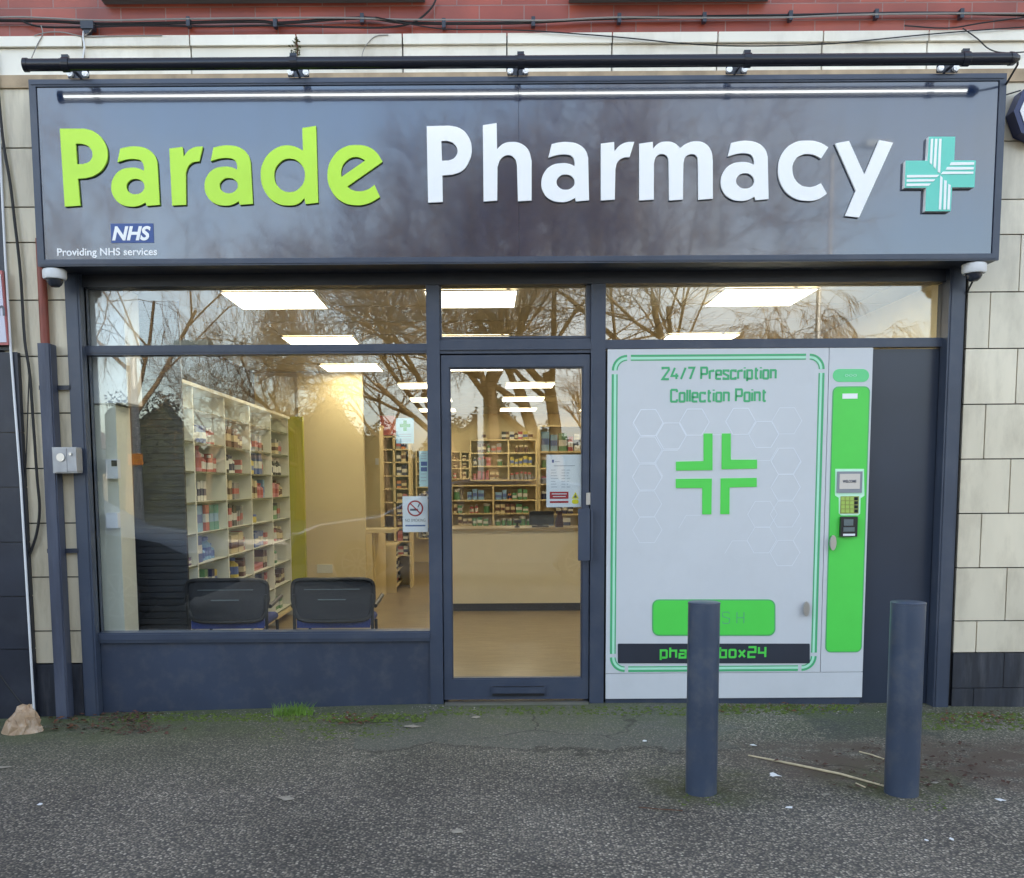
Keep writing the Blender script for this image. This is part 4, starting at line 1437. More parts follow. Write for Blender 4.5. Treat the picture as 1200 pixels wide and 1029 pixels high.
def tlock(px, py, par):
    c = at(px, py, YM - 0.02)
    mb = MB()
    prof = []
    n = 16
    mb.tube([(c.x, YM - 0.004, c.z), (c.x, YM - 0.022, c.z)], 0.012, 14)
    h = 0.046
    ring = [(c.x + 0.019 * math.cos(2 * math.pi * k / 20), c.z + h * math.sin(2 * math.pi * k / 20)) for k in range(20)]
    mb.prism(ring, YM - 0.032, YM - 0.018)
    return mb.build('lock_handle', STEEL, par, bevel=0.005)


tlock(944.5, 713.5, vdoor)
tlock(975.8, 636, ctl)
# control panel
mb = MB(); mb.pprism(rr_poly(976, 432.5, 1018.5, 447.6, 7.3), YM - 0.002, YM - 0.0002); bdg = mb.build('badge', mat('badge_green', lin(104, 214, 140), 0.35), ctl)
ptext('badge_lettering', 'ooo', 990, 1004, 438.5, 441.5, YM - 0.0022, MINT, bdg)
gxl0, gxl1 = mX(974.5 - 3), mX(1017 - 2.2)
gzt_, gzb_ = mZ(452.8, 990), mZ(764.5, 990)
rr = 0.035


def rrm(x0, z0, x1, z1, r, n=6):
    pts = []
    for cx, cz, a in ((x1 - r, z1 - r, 0), (x0 + r, z1 - r, 90), (x0 + r, z0 + r, 180), (x1 - r, z0 + r, 270)):
        for i in range(n + 1):
            t_ = R(a + 90 * i / n)
            pts.append((cx + r * math.cos(t_), cz + r * math.sin(t_)))
    return pts


mb = MB(); mb.prism(rrm(gxl0, gzb_, gxl1, gzt_, rr), YM - 0.0025, YM - 0.0002); mb.build('green_strip_edge', BGREEN2, ctl)
mb = MB(); mb.prism(rrm(gxl0 + 0.006, gzb_ + 0.006, gxl1 - 0.006, gzt_ - 0.006, rr - 0.005), YM - 0.004, YM - 0.0027); gs = mb.build('green_strip', BGREEN, ctl)
mb = MB(); mb.pbox(987.3, 461.2, 1005, 467.2, YM - 0.007, YM - 0.0042); mb.build('indicator_window', WHITEL, ctl, bevel=0.001)
mb = MB()
out_ = [(979, 549.5), (1012.5, 549.5), (1013, 581), (1008.5, 584), (1008, 602), (1005.5, 604), (985.5, 604), (983, 601.5), (983, 583.5), (978.5, 580.5)]
mb.pprism(out_, YM - 0.006, YM - 0.0042); mb.build('display_surround', mat('pale_mint', lin(200, 246, 216), 0.35), ctl, bevel=0.002)
mb = MB(); mb.pbox(981, 552.5, 1010.5, 577.5, YM - 0.013, YM - 0.0062); sc_ = mb.build('screen_bezel', mat('bezel_grey', (0.25, 0.27, 0.3), 0.4), ctl, bevel=0.002)
mb = MB(); mb.pbox(984, 555.3, 1007.8, 573, YM - 0.0145, YM - 0.0132); mb.build('screen', mat('screen_cream', lin(214, 206, 196), 0.25), sc_)
ptext('screen_lettering', 'WELCOME', 987.5, 1003.5, 562.4, 565.6, YM - 0.0147, INK, sc_, bold=0.03)
mb = MB(); mb.pbox(984.8, 581.5, 1006.4, 601.8, YM - 0.009, YM - 0.0062); kp = mb.build('keypad', mat('keypad_olive', lin(150, 160, 84), 0.5), ctl, bevel=0.001)
for r_ in range(4):
    for c_ in range(4):
        x = 986 + c_ * 5.1
        y = 582.6 + r_ * 4.8
        mb = MB(); mb.pbox(x, y, x + 4.1, y + 3.7, YM - 0.0115, YM - 0.0092)
        mb.build('key', mat('key_yellow', lin(168, 196, 92), 0.5) if c_ < 3 and 'key_yellow' not in bpy.data.materials else (bpy.data.materials['key_yellow'] if c_ < 3 else CARG), kp)
mb = MB(); mb.pbox(985.2, 605.5, 1005, 629, YM - 0.03, YM - 0.0042); rd = mb.build('card_reader', BLACK, ctl, bevel=0.004)
mb = MB(); mb.pbox(989, 608.5, 1000, 616, YM - 0.034, YM - 0.0302); mb.pbox(988.5, 618, 1001.5, 623, YM - 0.036, YM - 0.0302); mb.build('reader_slot', UPVC, rd, bevel=0.001)
mb = MB(); mb.pbox(988, 625.5, 1002, 628, YM - 0.032, YM - 0.0302); mb.build('reader_label', PAPER, rd)

# ------------------------------------------------------------------ bollards
for (bx, by, top, wpx, lab) in ((824, 936, 706, 37.5, 'navy steel bollard in front of the white collection machine'), (1061, 938, 706, 39.5, 'navy steel bollard on the right in front of the dark side board')):
    g_ = G(bx, by - 4)
    g_.z = gz(g_.x, g_.y)
    # move the centre back by its radius
    dist = g_.y - CAM.y
    rad = wpx / 2 / F * dist
    cx, cy = g_.x, g_.y + rad * 0.6
    zt1 = at(bx, top, cy - rad * 0.3).z
    o = empty('bollard', (cx, cy, g_.z), lab, 'bollard', 'bollards on the pavement')
    mb = MB(); mb.lathe(cx, cy, [(rad, g_.z - 0.1), (rad, g_.z + 0.02), (rad, zt1 - 0.05), (rad, zt1 - 0.008)], 48); mb.build('post', BOLL, o, smooth=True)
    mb = MB(); mb.lathe(cx, cy, [(rad + 0.0012, zt1 - 0.0075), (rad + 0.0012, zt1 - 0.002), (rad - 0.002, zt1), (0.01, zt1 + 0.001)], 48); mb.build('cap', BOLL, o, smooth=True)

# ------------------------------------------------------------------ posters on the glass
YG = YF + 0.053


def poster(name, box, Y, m, label, cat='notice'):
    c = at((box[0] + box[2]) / 2, box[3], Y)
    o = empty(name, tuple(c), label, cat)
    mb = MB(); mb.pbox(*box, Y - 0.0, Y + 0.0015); mb.build('sheet', m, o)
    return o


# these hang on the inside of the glass, face to the street
p = poster('notice', (464.2, 490, 485, 519.7), YG, PAPERB, 'pale blue window notice with a green cross, left of the door')
mb = MB()
for b_ in ((468.5, 496.8, 480.7, 500.6), (472.6, 492.6, 476.6, 496.7), (472.6, 500.7, 476.6, 505.2)): mb.pbox(*b_, YG - 0.001, YG - 0.0002)
mb.build('printed_cross', GRNI, p)
mb = MB()
for y_ in (508.5, 511.2, 514.2, 516.4): mb.pbox(467, y_, 482, y_ + 0.8, YG - 0.001, YG - 0.0002)
mb.build('small_print', INKL, p)
p = poster('notice', (491.3, 528.5, 502.5, 570.3), YG, PAPERB, 'narrow notice with dark blocks beside the door mullion')
mb = MB()
for y_, h_ in ((541, 5), (547.5, 5)): mb.pbox(493.2, y_, 500.5, y_ + h_, YG - 0.001, YG - 0.0002)
mb.build('printed_block', BLUI, p)
mb = MB()
for y_ in (531, 534, 537, 555, 559, 563): mb.pbox(493.2, y_, 499.5, y_ + 0.8, YG - 0.001, YG - 0.0002)
mb.build('small_print', INKL, p)
p = poster('no_smoking_sign', (471.8, 581.5, 501.3, 623.5), YG, PAPER, 'white no smoking sign in the window beside the door', 'sign')
c = at(486.6, 595.8, YG)
rr_ = 8.6 / 193
mb = MB()
ring = [(c.x + rr_ * math.cos(2 * math.pi * k / 24), c.z + rr_ * math.sin(2 * math.pi * k / 24)) for k in range(25)]
seg_quads(mb, ring, 0.009, YG - 0.0003, 0.001)
seg_quads(mb, [(c.x - rr_ * 0.7, c.z + rr_ * 0.7), (c.x + rr_ * 0.7, c.z - rr_ * 0.7)], 0.007, YG - 0.0003, 0.0013)
mb.build('prohibition_ring', REDI, p)
mb = MB(); mb.pbox(480.5, 596.2, 490, 598.6, YG - 0.0012, YG - 0.0003); mb.pprism([(490.5, 594.5), (492.5, 590), (491, 590), (489, 594.5)], YG - 0.0012, YG - 0.0003); mb.build('cigarette', INK, p)
ptext('wording', 'NO SMOKING', 474.8, 498.5, 608, 611.5, YG - 0.0003, INK, p, thick=0.001)
mb = MB(); mb.pbox(475, 615.2, 498.5, 616.9, YG - 0.001, YG - 0.0002); mb.build('small_print', BLUI, p)
YD = YF + 0.0375
p = poster('opening_hours_notice', (640.3, 532.8, 682.3, 594.3), YD + 0.001, PAPER, 'white opening hours notice with red and yellow panels in the door glass', 'notice')
mb = MB()
for k in range(7):
    y_ = 550.5 + k * 3.3
    mb.pbox(645.5, y_, 651 + (k * 37 % 4), y_ + 0.8, YD - 0.0, YD + 0.0008)
    mb.pbox(658, y_, 662.5, y_ + 0.8, YD - 0.0, YD + 0.0008)
    mb.pbox(664, y_, 668 - (k % 3), y_ + 0.8, YD - 0.0, YD + 0.0008)
mb.pbox(649, 545.3, 674, 546.3, YD, YD + 0.0008)
mb.pbox(650, 540.5, 656, 541.3, YD, YD + 0.0008)
mb.build('printed_lines', INKL, p)
mb = MB(); mb.pbox(646.8, 538.7, 649.2, 542.3, YD, YD + 0.0008); mb.build('small_logo', BLUI, p)
mb = MB(); mb.pbox(644.3, 576.3, 666.2, 584.6, YD - 0.0001, YD + 0.0008); mb.pbox(644.3, 587.2, 666.2, 589.4, YD, YD + 0.0008); rp = mb.build('red_panel', REDI, p)
mb = MB(); mb.pbox(646.5, 578.3, 664, 579.3, YD - 0.0008, YD - 0.0002); mb.pbox(648, 581.5, 663, 582.4, YD - 0.0008, YD - 0.0002); mb.build('panel_print', PAPER, rp)
mb = MB(); mb.pprism([(670, 584.5), (678.5, 584.5), (674.3, 576.5)], YD, YD + 0.0008); mb.pprism(rr_poly(670.3, 585.2, 678, 590.5, 2.2), YD, YD + 0.0008); yp = mb.build('warning_triangle', YELI, p)
mb = MB(); mb.pprism([(672.3, 583.3), (676.4, 583.3), (674.3, 579.2)], YD - 0.0008, YD - 0.0002); mb.build('triangle_symbol', INK, yp)

# ------------------------------------------------------------------ interior things
lamps = []


def ceiling_light(x0, y0, label, proto=None):
    if proto is None:
        o = empty('ceiling_light', (x0 + 0.3, y0 + 0.3, ZC - 0.02), label, 'ceiling light', 'ceiling light panels in the shop')
        mb = MB()
        w_, t_ = 0.6, 0.012
        z0, z1 = ZC - 0.014, ZC - 0.005
        mb.box(x0, x0 + w_, y0, y0 + t_, z0, z1); mb.box(x0, x0 + w_, y0 + w_ - t_, y0 + w_, z0, z1)
        mb.box(x0, x0 + t_, y0 + t_, y0 + w_ - t_, z0, z1); mb.box(x0 + w_ - t_, x0 + w_, y0 + t_, y0 + w_ - t_, z0, z1)
        mb.build('frame', WHITEP, o)
        mb = MB(); mb.box(x0 + t_, x0 + w_ - t_, y0 + t_, y0 + w_ - t_, z0 + 0.002, z1); mb.build('diffuser', LAMP, o)
        return o
    o = copy_tree(proto, None, (x0 + 0.3, y0 + 0.3, ZC - 0.02))
    o['label'] = label
    return o


spots = []
rown = ['front', 'second', 'third']
for r_, y_ in enumerate((0.33, 2.20, 4.07)):
    for x_, cn in ((-1.64, 'left'), (-0.365, 'middle'), (1.52, 'right')):
        spots.append((x_, y_, f'bright square ceiling panel, {cn} one of the {rown[r_]} row from the window'))
rown = ['fourth', 'fifth', 'rearmost']
for r_, y_ in enumerate((5.98, 7.95, 9.92)):
    for x_, cn in ((-1.02, 'left'), (0.29, 'middle'), (1.60, 'right')):
        spots.append((x_, y_, f'bright square ceiling panel, {cn} one of the {rown[r_]} row from the window'))
pr = None
for s_ in spots:
    o = ceiling_light(s_[0], s_[1], s_[2], pr)
    pr = pr or o

# slatted charcoal panel at the left end of the window
YP = 0.62
X0, X1 = at(143.5, 600, YP).x, at(217.5, 600, YP).x
sp = empty('slatted_panel', (X0, YP, 0), 'dark charcoal slatted panel standing inside the left end of the window', 'slatted panel')
mb = MB(); mb.box(X0, X1, YP + 0.012, YP + 0.03, 0, ZC - 0.004); mb.build('backing', SLAT, sp)
mb = MB()
z = 0.03
while z < ZC - 0.06:
    mb.box(X0, X1, YP - 0.003, YP + 0.012, z, z + 0.036)
    z += 0.044
mb.build('slats', SLAT, sp, bevel=0.004)
mb = MB(); mb.box(X0 - 0.02, X0, YP - 0.01, YP + 0.03, 0, ZC - 0.004); mb.build('edge_trim', WHITEP, sp)
# white casing at the left end
YQ = 0.13
cs2 = empty('white_casing', (at(125, 739, YQ).x, YQ, 0), 'white boxed casing with small sensors inside the left end of the window', 'casing')
mb = MB(); mb.box(XL + 0.005, at(137, 600, YQ).x, YQ + 0.05, YQ + 0.3, 0, at(120, 474, YQ).z); mb.build('lower_casing', SHWHITE, cs2, bevel=0.004)
mb = MB(); mb.box(XL + 0.005, at(146, 440, YQ).x, YQ + 0.03, YQ + 0.3, at(120, 472, YQ).z, ZC - 0.005); mb.build('upper_casing', WHITEP, cs2, bevel=0.006)
mb = MB(); mb.pbox(124, 538, 138, 561, YQ + 0.0, YQ + 0.05); sb = mb.build('sensor_box', WHITEP, cs2, bevel=0.004)
mb = MB(); mb.pbox(130.5, 539.5, 137, 546.5, YQ - 0.003, YQ + 0.0); mb.build('sensor_lens', BLACK, sb)
mb = MB(); mb.pbox(124.5, 601, 138, 619, YQ + 0.0, YQ + 0.05); mb.build('sensor_box', WHITEP, cs2, bevel=0.004)

# left shelving
SXF, SXB = -2.0, -2.38
B0, BW = -0.0 + 0.93 - 0.82, 0.82
ups = [0.93 + i * 0.82 for i in range(5)]          # uprights seen beyond the slatted panel
ups = [u + 0.0 for u in ups]
ups = [0.945, 1.765, 2.585, 3.405, 4.225]
ups = [0.93 + k * 0.835 for k in range(5)]
lev = [0.12, 0.37, 0.585, 0.80, 1.02, 1.24, 1.455, 1.66, 1.885]
su = empty('shelving_unit', (SXB, ups[0], 0), 'tall white wall shelving full of boxes along the left side of the shop', 'shelving')
U = [ups[0] - 0.83 + 0.55] + ups
for u in U:
    mb = MB(); mb.box(SXB, SXF, u - 0.011, u + 0.011, 0.0, 2.03); mb.build('upright', SHWHITE, su, bevel=0.001)
mb = MB(); mb.box(SXB - 0.03, SXB - 0.002, U[0], U[-1], 0, 2.03); mb.build('back_panel', SHWHITE, su)
mb = MB(); mb.box(SXB, SXF + 0.02, U[0] - 0.011, U[-1] + 0.011, 2.031, 2.055); mb.build('top_board', SHWHITE, su)
mb = MB(); mb.box(SXB, SXF + 0.03, U[0] + 0.012, U[-1] - 0.012, 0.075, 0.10); mb.build('bottom_board', SHBEIGE, su)
for b_ in range(len(U) - 1):
    for z in lev:
        mb = MB(); mb.box(SXB, SXF - 0.006, U[b_] + 0.012, U[b_ + 1] - 0.012, z - 0.012, z - 0.002, 0)
        mb.box(SXF - 0.006, SXF - 0.003, U[b_] + 0.012, U[b_ + 1] - 0.012, z - 0.013, z - 0.001, 1)
        mb.build('shelf', [SHWHITE, GLASSEDGE], su)

PC = {'navy': lin(34, 44, 96), 'blue': lin(48, 92, 178), 'pale blue': lin(130, 180, 222), 'red': lin(182, 42, 40), 'pink': lin(206, 118, 130), 'white': lin(228, 228, 222), 'cream': lin(222, 204, 158),
      'yellow': lin(214, 192, 50), 'green': lin(56, 140, 70), 'teal': lin(44, 150, 140), 'black': lin(28, 28, 32), 'brown': lin(104, 62, 38), 'orange': lin(216, 124, 40), 'purple': lin(92, 56, 120), 'grey': lin(140, 140, 142)}
PC = {k: tuple(0.7 * v[i] + 0.3 * (0.25 if k not in ('black', 'navy', 'brown') else 0.06) for i in range(3)) + (1,) for k, v in PC.items()}
PM = {k: mat('pack_' + k.replace(' ', '_'), v, 0.45, var=0.06) for k, v in PC.items()}
SH = {}


def pack_mesh(kind, c1, c2):
    """unit carton / bottle / jar: base at 0, height 1, width 1 along y, depth 1 along x; printed face looks to +x and -y"""
    key = (kind, c1, c2)
    if key in SH: return SH[key]
    mb = MB()
    if kind == 'carton':
        mb.box(-0.5, 0.5, -0.5, 0.5, 0, 1, 0)
        mb.box(-0.505, 0.506, -0.506, 0.5, 0.28, 0.62, 1)
    elif kind == 'stack':
        mb.box(-0.5, 0.5, -0.5, 0.5, 0, 0.325, 0)
        mb.box(-0.48, 0.49, -0.48, 0.46, 0.33, 0.655, 1)
        mb.box(-0.5, 0.5, -0.49, 0.48, 0.66, 1, 0)
    elif kind == 'bottle':
        mb.lathe(0, 0, [(0.47, 0), (0.5, 0.03), (0.5, 0.16)], 12, 0)
        mb.lathe(0, 0, [(0.505, 0.16), (0.505, 0.55)], 12, 1)
        mb.lathe(0, 0, [(0.5, 0.55), (0.48, 0.66), (0.22, 0.78), (0.2, 0.84)], 12, 0)
        mb.lathe(0, 0, [(0.26, 0.84), (0.26, 0.98), (0.22, 1.0)], 12, 1)
    else:
        mb.lathe(0, 0, [(0.46, 0), (0.5, 0.05), (0.5, 0.72)], 14, 0)
        mb.lathe(0, 0, [(0.52, 0.73), (0.52, 0.96), (0.48, 1.0)], 14, 1)
    me = bpy.data.meshes.new(kind)
    me.from_pydata([tuple(p) for p in mb.v], [], mb.f)
    me.materials.append(PM[c1]); me.materials.append(PM[c2])
    for i, q_ in enumerate(me.polygons):
        q_.material_index = mb.m[i]
        q_.use_smooth = False
    SH[key] = me
    return me


ORD = ['lowest', 'second', 'third', 'fourth', 'fifth', 'sixth', 'seventh', 'eighth', 'ninth']
NTH = ['first', 'second', 'third', 'fourth', 'fifth', 'sixth', 'seventh', 'eighth', 'ninth', 'tenth', 'eleventh', 'twelfth']
KN = {'carton': 'carton', 'stack': 'packets', 'bottle': 'bottle', 'jar': 'jar'}
NM = {'carton': 'carton', 'stack': 'packet_stack', 'bottle': 'bottle', 'jar': 'jar'}


def put(kind, c1, c2, x, y, z, dx, dy, h, label, group, rot=0.0):
    o = bpy.data.objects.new(NM[kind], pack_mesh(kind, c1, c2))
    COL.objects.link(o)
    o.location = (x, y, z)
    o.scale = (dx, dy, h)
    o.rotation_euler = (0, 0, rot)
    tag(o, label, {'carton': 'box', 'stack': 'packets', 'bottle': 'bottle', 'jar': 'jar'}[kind], group)
    return o


second = {'navy': 'white', 'blue': 'white', 'pale blue': 'blue', 'red': 'white', 'pink': 'red', 'white': 'navy', 'cream': 'brown', 'yellow': 'blue', 'green': 'white', 'teal': 'pale blue', 'black': 'white', 'brown': 'cream',
          'orange': 'navy', 'purple': 'white', 'grey': 'red'}
# (bay, level): list of (kind, colour, count, width, height, start fraction)
LAY = {
    (0, 7): [('stack', 'orange', 1, .06, .17, .45), ('stack', 'navy', 1, .07, .18, .60)], (0, 6): [('jar', 'white', 2, .07, .08, .45)], (0, 5): [('bottle', 'brown', 4, .05, .15, .4)], (0, 4): [('carton', 'cream', 3, .07, .11, .45)],
    (0, 3): [('carton', 'purple', 1, .1, .05, .5)],
    (1, 7): [('carton', 'navy', 2, .07, .10, .02), ('carton', 'blue', 2, .08, .12, .28)], (1, 6): [('bottle', 'pink', 1, .06, .17, .42), ('bottle', 'red', 3, .055, .12, .5)], (1, 5): [('carton', 'navy', 2, .07, .13, .05), ],
    (1, 4): [('stack', 'pale blue', 3, .09, .19, .03), ('stack', 'red', 1, .08, .17, .45), ('stack', 'teal', 2, .09, .19, .58)], (1, 3): [('stack', 'blue', 2, .09, .19, .02), ('bottle', 'white', 1, .06, .15, .3)],
    (1, 2): [('stack', 'green', 1, .08, .13, .3), ('carton', 'navy', 2, .06, .13, .45), ('carton', 'yellow', 1, .05, .12, .72)], (1, 1): [('carton', 'blue', 5, .08, .09, .05)], (1, 0): [('carton', 'white', 4, .08, .1, .1)],
    (2, 7): [('stack', 'cream', 1, .1, .15, .1), ('stack', 'brown', 2, .11, .15, .3), ('stack', 'red', 1, .09, .11, .62)], (2, 6): [('bottle', 'black', 3, .06, .16, .03), ('bottle', 'white', 3, .06, .13, .38), ('carton', 'red', 1, .05, .1, .75)],
    (2, 5): [('carton', 'cream', 4, .06, .14, .05), ('stack', 'grey', 3, .08, .13, .42)], (2, 4): [('stack', 'red', 2, .09, .14, .02), ('carton', 'black', 2, .09, .16, .32)], (2, 3): [('bottle', 'purple', 2, .07, .15, .03), ('carton', 'cream', 2, .15, .14, .28)],
    (2, 2): [('jar', 'brown', 3, .07, .07, .05), ('bottle', 'yellow', 1, .09, .15, .55), ('carton', 'brown', 1, .08, .12, .72)], (2, 1): [('carton', 'blue', 3, .09, .11, .2)],
    (3, 7): [('stack', 'blue', 2, .09, .08, .1), ('carton', 'grey', 2, .08, .13, .5)], (3, 6): [('carton', 'yellow', 2, .12, .11, .04), ('carton', 'blue', 2, .08, .17, .45)], (3, 5): [('carton', 'cream', 3, .08, .15, .05), ('bottle', 'pink', 3, .07, .12, .5)],
    (3, 4): [('jar', 'yellow', 3, .07, .07, .1)], (3, 3): [('carton', 'blue', 4, .12, .12, .04), ('carton', 'red', 1, .08, .1, .8)], (3, 2): [('carton', 'pink', 2, .15, .05, .3)], (3, 1): [('carton', 'navy', 3, .12, .15, .15)], (3, 0): [('carton', 'cream', 2, .1, .1, .2)],
    (4, 7): [('stack', 'cream', 3, .1, .1, .1)], (4, 6): [('bottle', 'white', 2, .08, .13, .15), ('bottle', 'black', 3, .07, .14, .4)], (4, 5): [('carton', 'pink', 5, .07, .12, .1)], (4, 4): [('stack', 'green', 2, .11, .12, .2), ('stack', 'grey', 1, .1, .15, .6)],
    (4, 3): [('bottle', 'red', 4, .08, .15, .05), ('bottle', 'brown', 3, .07, .13, .5)], (4, 2): [('bottle', 'green', 2, .09, .15, .2)], (4, 1): [('bottle', 'black', 2, .09, .14, .15), ('carton', 'brown', 1, .1, .08, .6)], (4, 0): [('carton', 'green', 4, .1, .1, .05)],
}
BN = ['half hidden front', 'second', 'third', 'fourth', 'rear']
for (b_, s_), items in LAY.items():
    y0 = U[b_] + 0.03
    wy = U[b_ + 1] - U[b_] - 0.05
    k = 0
    for kind, colr, n_, wd_, h_, st in items:
        y = y0 + st * wy
        for i in range(n_):
            ww = wd_ * 1.18 * rnd.uniform(0.92, 1.08)
            if y + ww > U[b_ + 1] - 0.02: break
            hh_ = min(h_ * 1.12 * rnd.uniform(0.93, 1.07), 0.19)
            depth = ww if kind in ('bottle', 'jar') else rnd.uniform(0.10, 0.18)
            put(kind, colr, second[colr], SXF - 0.03 - depth / 2 - rnd.uniform(0, 0.04), y + ww / 2, lev[s_], depth, ww * 0.95, hh_,
                f'{colr} {KN[kind]}, {NTH[k]} from window, {ORD[s_]} shelf up, {BN[b_]} bay of left shelving'.replace('lowest shelf up', 'lowest shelf'), 'products on the left shelving', rnd.uniform(-0.06, 0.06) if kind != 'bottle' else rnd.uniform(0, 3))
            y += ww + 0.006
            k += 1
    # stock filling the rest of the shelf
    if rnd.random() < 0.75 and s_ > 0:
        colr = rnd.choice(('cream', 'white', 'grey', 'brown', 'navy', 'pale blue', 'red'))
        kind = rnd.choice(('carton', 'bottle', 'stack'))
        for i in range(rnd.randint(2, 4)):
            ww = rnd.uniform(0.06, 0.09)
            if y + ww > U[b_ + 1] - 0.02 or k > 11: break
            put(kind, colr, second[colr], SXF - 0.06 - ww / 2, y + ww / 2, lev[s_], ww, ww * 0.95, rnd.uniform(0.10, 0.17),
                f'{colr} {KN[kind]}, {NTH[k]} from window, {ORD[s_]} shelf up, {BN[b_]} bay of left shelving', 'products on the left shelving', rnd.uniform(-0.06, 0.06))
            y += ww + 0.006
            k += 1

# green column panel and partition
YW = U[-1] + 0.03
gc = MB(); gc.box(at(339, 600, YW).x, at(357, 600, YW).x, YW, YW + 0.06, 0, at(347, 488, YW).z)
tag(gc.build('green_panel', OLIVE), 'tall olive green panel at the end of the left shelving', 'panel')
YW0 = YW
YW = 4.74
pt = MB(); X0 = at(352, 600, YW + 0.03).x; X1 = at(427.5, 600, YW + 0.03).x
pt.box(XL, X0, YW + 0.065, YW + 0.12, 0.0, ZC - 0.004)
pt.box(X0 + 0.001, X1, YW + 0.03, YW + 0.12, 0.0, ZC - 0.004)
o = pt.build('partition_wall', CREAM)
tag(o, 'plain beige partition wall behind the two chairs', 'partition')
sk = MB(); sk.pbox(371.5, 661.5, 389.5, 671.5, YW + 0.018, YW + 0.029); sk.pbox(374, 664, 379, 669, YW + 0.015, YW + 0.018); sk.pbox(382, 664, 387, 669, YW + 0.015, YW + 0.018)
tag(sk.build('wall_socket', SHWHITE, bevel=0.002), 'double wall socket low on the beige partition above the right chair', 'socket')
# half-height end panel
eY = YW + 0.10
ep = MB(); X0, X1 = at(424, 660, eY).x, at(436.5, 660, eY).x
ep.box(X0, X1, eY, eY + 0.5, 0, at(430, 625, eY).z)
ep.box(X0 - 0.02, X1 + 0.25, eY + 0.002, eY + 0.5, at(430, 624.6, eY).z, at(430, 620.5, eY).z)
ep.box(X1 + 0.001, X1 + 0.02, eY + 0.1, eY + 1.3, 0, at(430, 625, eY).z - 0.003)
tag(ep.build('low_counter', SHBEIGE, bevel=0.003), 'pale half-height counter end beside the beige partition', 'counter')
# tall cupboard and shelving further back on the left
cY = 6.2
cb = empty('tall_cupboard', (at(438, 600, cY).x, cY, 0), 'tall plain beige cupboard further back left of the aisle', 'cupboard')
mb = MB(); mb.box(at(430, 600, cY).x, at(446, 600, cY).x, cY, cY + 0.5, 0, at(438, 499, cY).z); mb.build('carcass', SHBEIGE, cb, bevel=0.003)
mb = MB(); mb.box(at(429, 600, cY).x, at(447, 600, cY).x, cY - 0.012, cY + 0.5, at(438, 499, cY).z + 0.001, at(438, 497.3, cY).z); mb.build('top_board', SHBEIGE, cb)
q = at(438, 541, cY)
mb = MB(); mb.box(q.x + 0.02, q.x + 0.06, cY - 0.01, cY - 0.001, q.z - 0.04, q.z + 0.04); mb.build('switch_plate', WHITEP, cb)
rY = 6.9
ru = empty('rack', (at(463, 600, rY).x, rY, 0), 'open beige rack of small packets beyond the tall cupboard', 'rack')
x0, x1 = at(447.5, 600, rY).x, at(482, 600, rY).x
for xx_ in (x0, (x0 * 0.6 + x1 * 0.4), x1 - 0.03):
    mb = MB(); mb.box(xx_, xx_ + 0.03, rY, rY + 0.35, 0, at(463, 510, rY).z); mb.build('upright', SHBEIGE, ru)
mb = MB(); mb.box(x0, x1, rY + 0.355, rY + 0.37, 0, at(463, 510, rY).z); mb.build('back_panel', SHBEIGE, ru)
rl = [at(463, yy, rY).z for yy in (650, 634, 618, 603, 588, 572, 557, 541, 526, 511)]
for z in rl:
    mb = MB(); mb.box(x0 + 0.031, x1 - 0.031, rY, rY + 0.35, z - 0.018, z - 0.001); mb.build('shelf', SHBEIGE, ru)
k = 0
cl = ['red', 'brown', 'cream', 'white', 'grey', 'pink', 'navy', 'orange', 'black']
for j, z in enumerate(rl[:-1]):
    x = x0 * 0.6 + x1 * 0.4 + 0.045
    i = 0
    while x < x1 - 0.10 and i < 3:
        c_ = cl[(j * 5 + i * 3) % 9]
        ww = rnd.uniform(0.05, 0.07)
        put('carton', c_, second[c_], x + ww / 2, rY + 0.08, z, ww, 0.1, rnd.uniform(0.09, 0.14), f'{c_} carton, {NTH[i]} from left on the {ORD[j]} shelf of the beige rack', 'packets on the beige rack')
        x += ww + 0.008
        i += 1
q = at(453, 502, rY)
mb = MB(); mb.box(at(445, 495, rY).x, at(462, 495, rY).x, rY + 0.02, rY + 0.3, at(453, 510, rY).z + 0.001, at(453, 487, rY).z)
tag(mb.build('red_box', PM['red'], bevel=0.01), 'large red box on top of the beige rack', 'box')
# low gondola in the aisle
gY = 6.25
gx = at(461.5, 660, gY).x
go = empty('low_gondola', (gx, gY, 0), 'low open display unit running back along the aisle', 'display unit')
mb = MB(); mb.box(gx - 0.28, gx + 0.03, gY, gY + 0.03, 0.0, 0.60); mb.build('end_panel', SHBEIGE, go, bevel=0.002)
mb = MB(); mb.box(gx - 0.28, gx + 0.03, gY + 2.6, gY + 2.63, 0.0, 0.60); mb.build('end_panel', SHBEIGE, go, bevel=0.002)
mb = MB(); mb.box(gx - 0.28, gx - 0.26, gY + 0.031, gY + 2.599, 0.0, 0.60); mb.build('back_panel', SHBEIGE, go)
for z in (0.09, 0.27, 0.44, 0.60):
    mb = MB(); mb.box(gx - 0.259, gx + 0.03, gY + 0.031, gY + 2.599, z - 0.015, z - 0.001 if z < 0.6 else z + 0.01); mb.build('shelf', SHBEIGE, go)
for j, z in enumerate((0.09, 0.27, 0.44)):
    for i in range(7):
        c_ = cl[(i * 4 + j * 2) % 9]
        put('carton', c_, second[c_], gx - 0.05, gY + 0.2 + i * 0.34, z, 0.1, 0.2, rnd.uniform(0.08, 0.13), f'{c_} carton, {NTH[i]} along the {["bottom", "middle", "top"][j]} shelf of the low display unit', 'boxes on the low display unit')

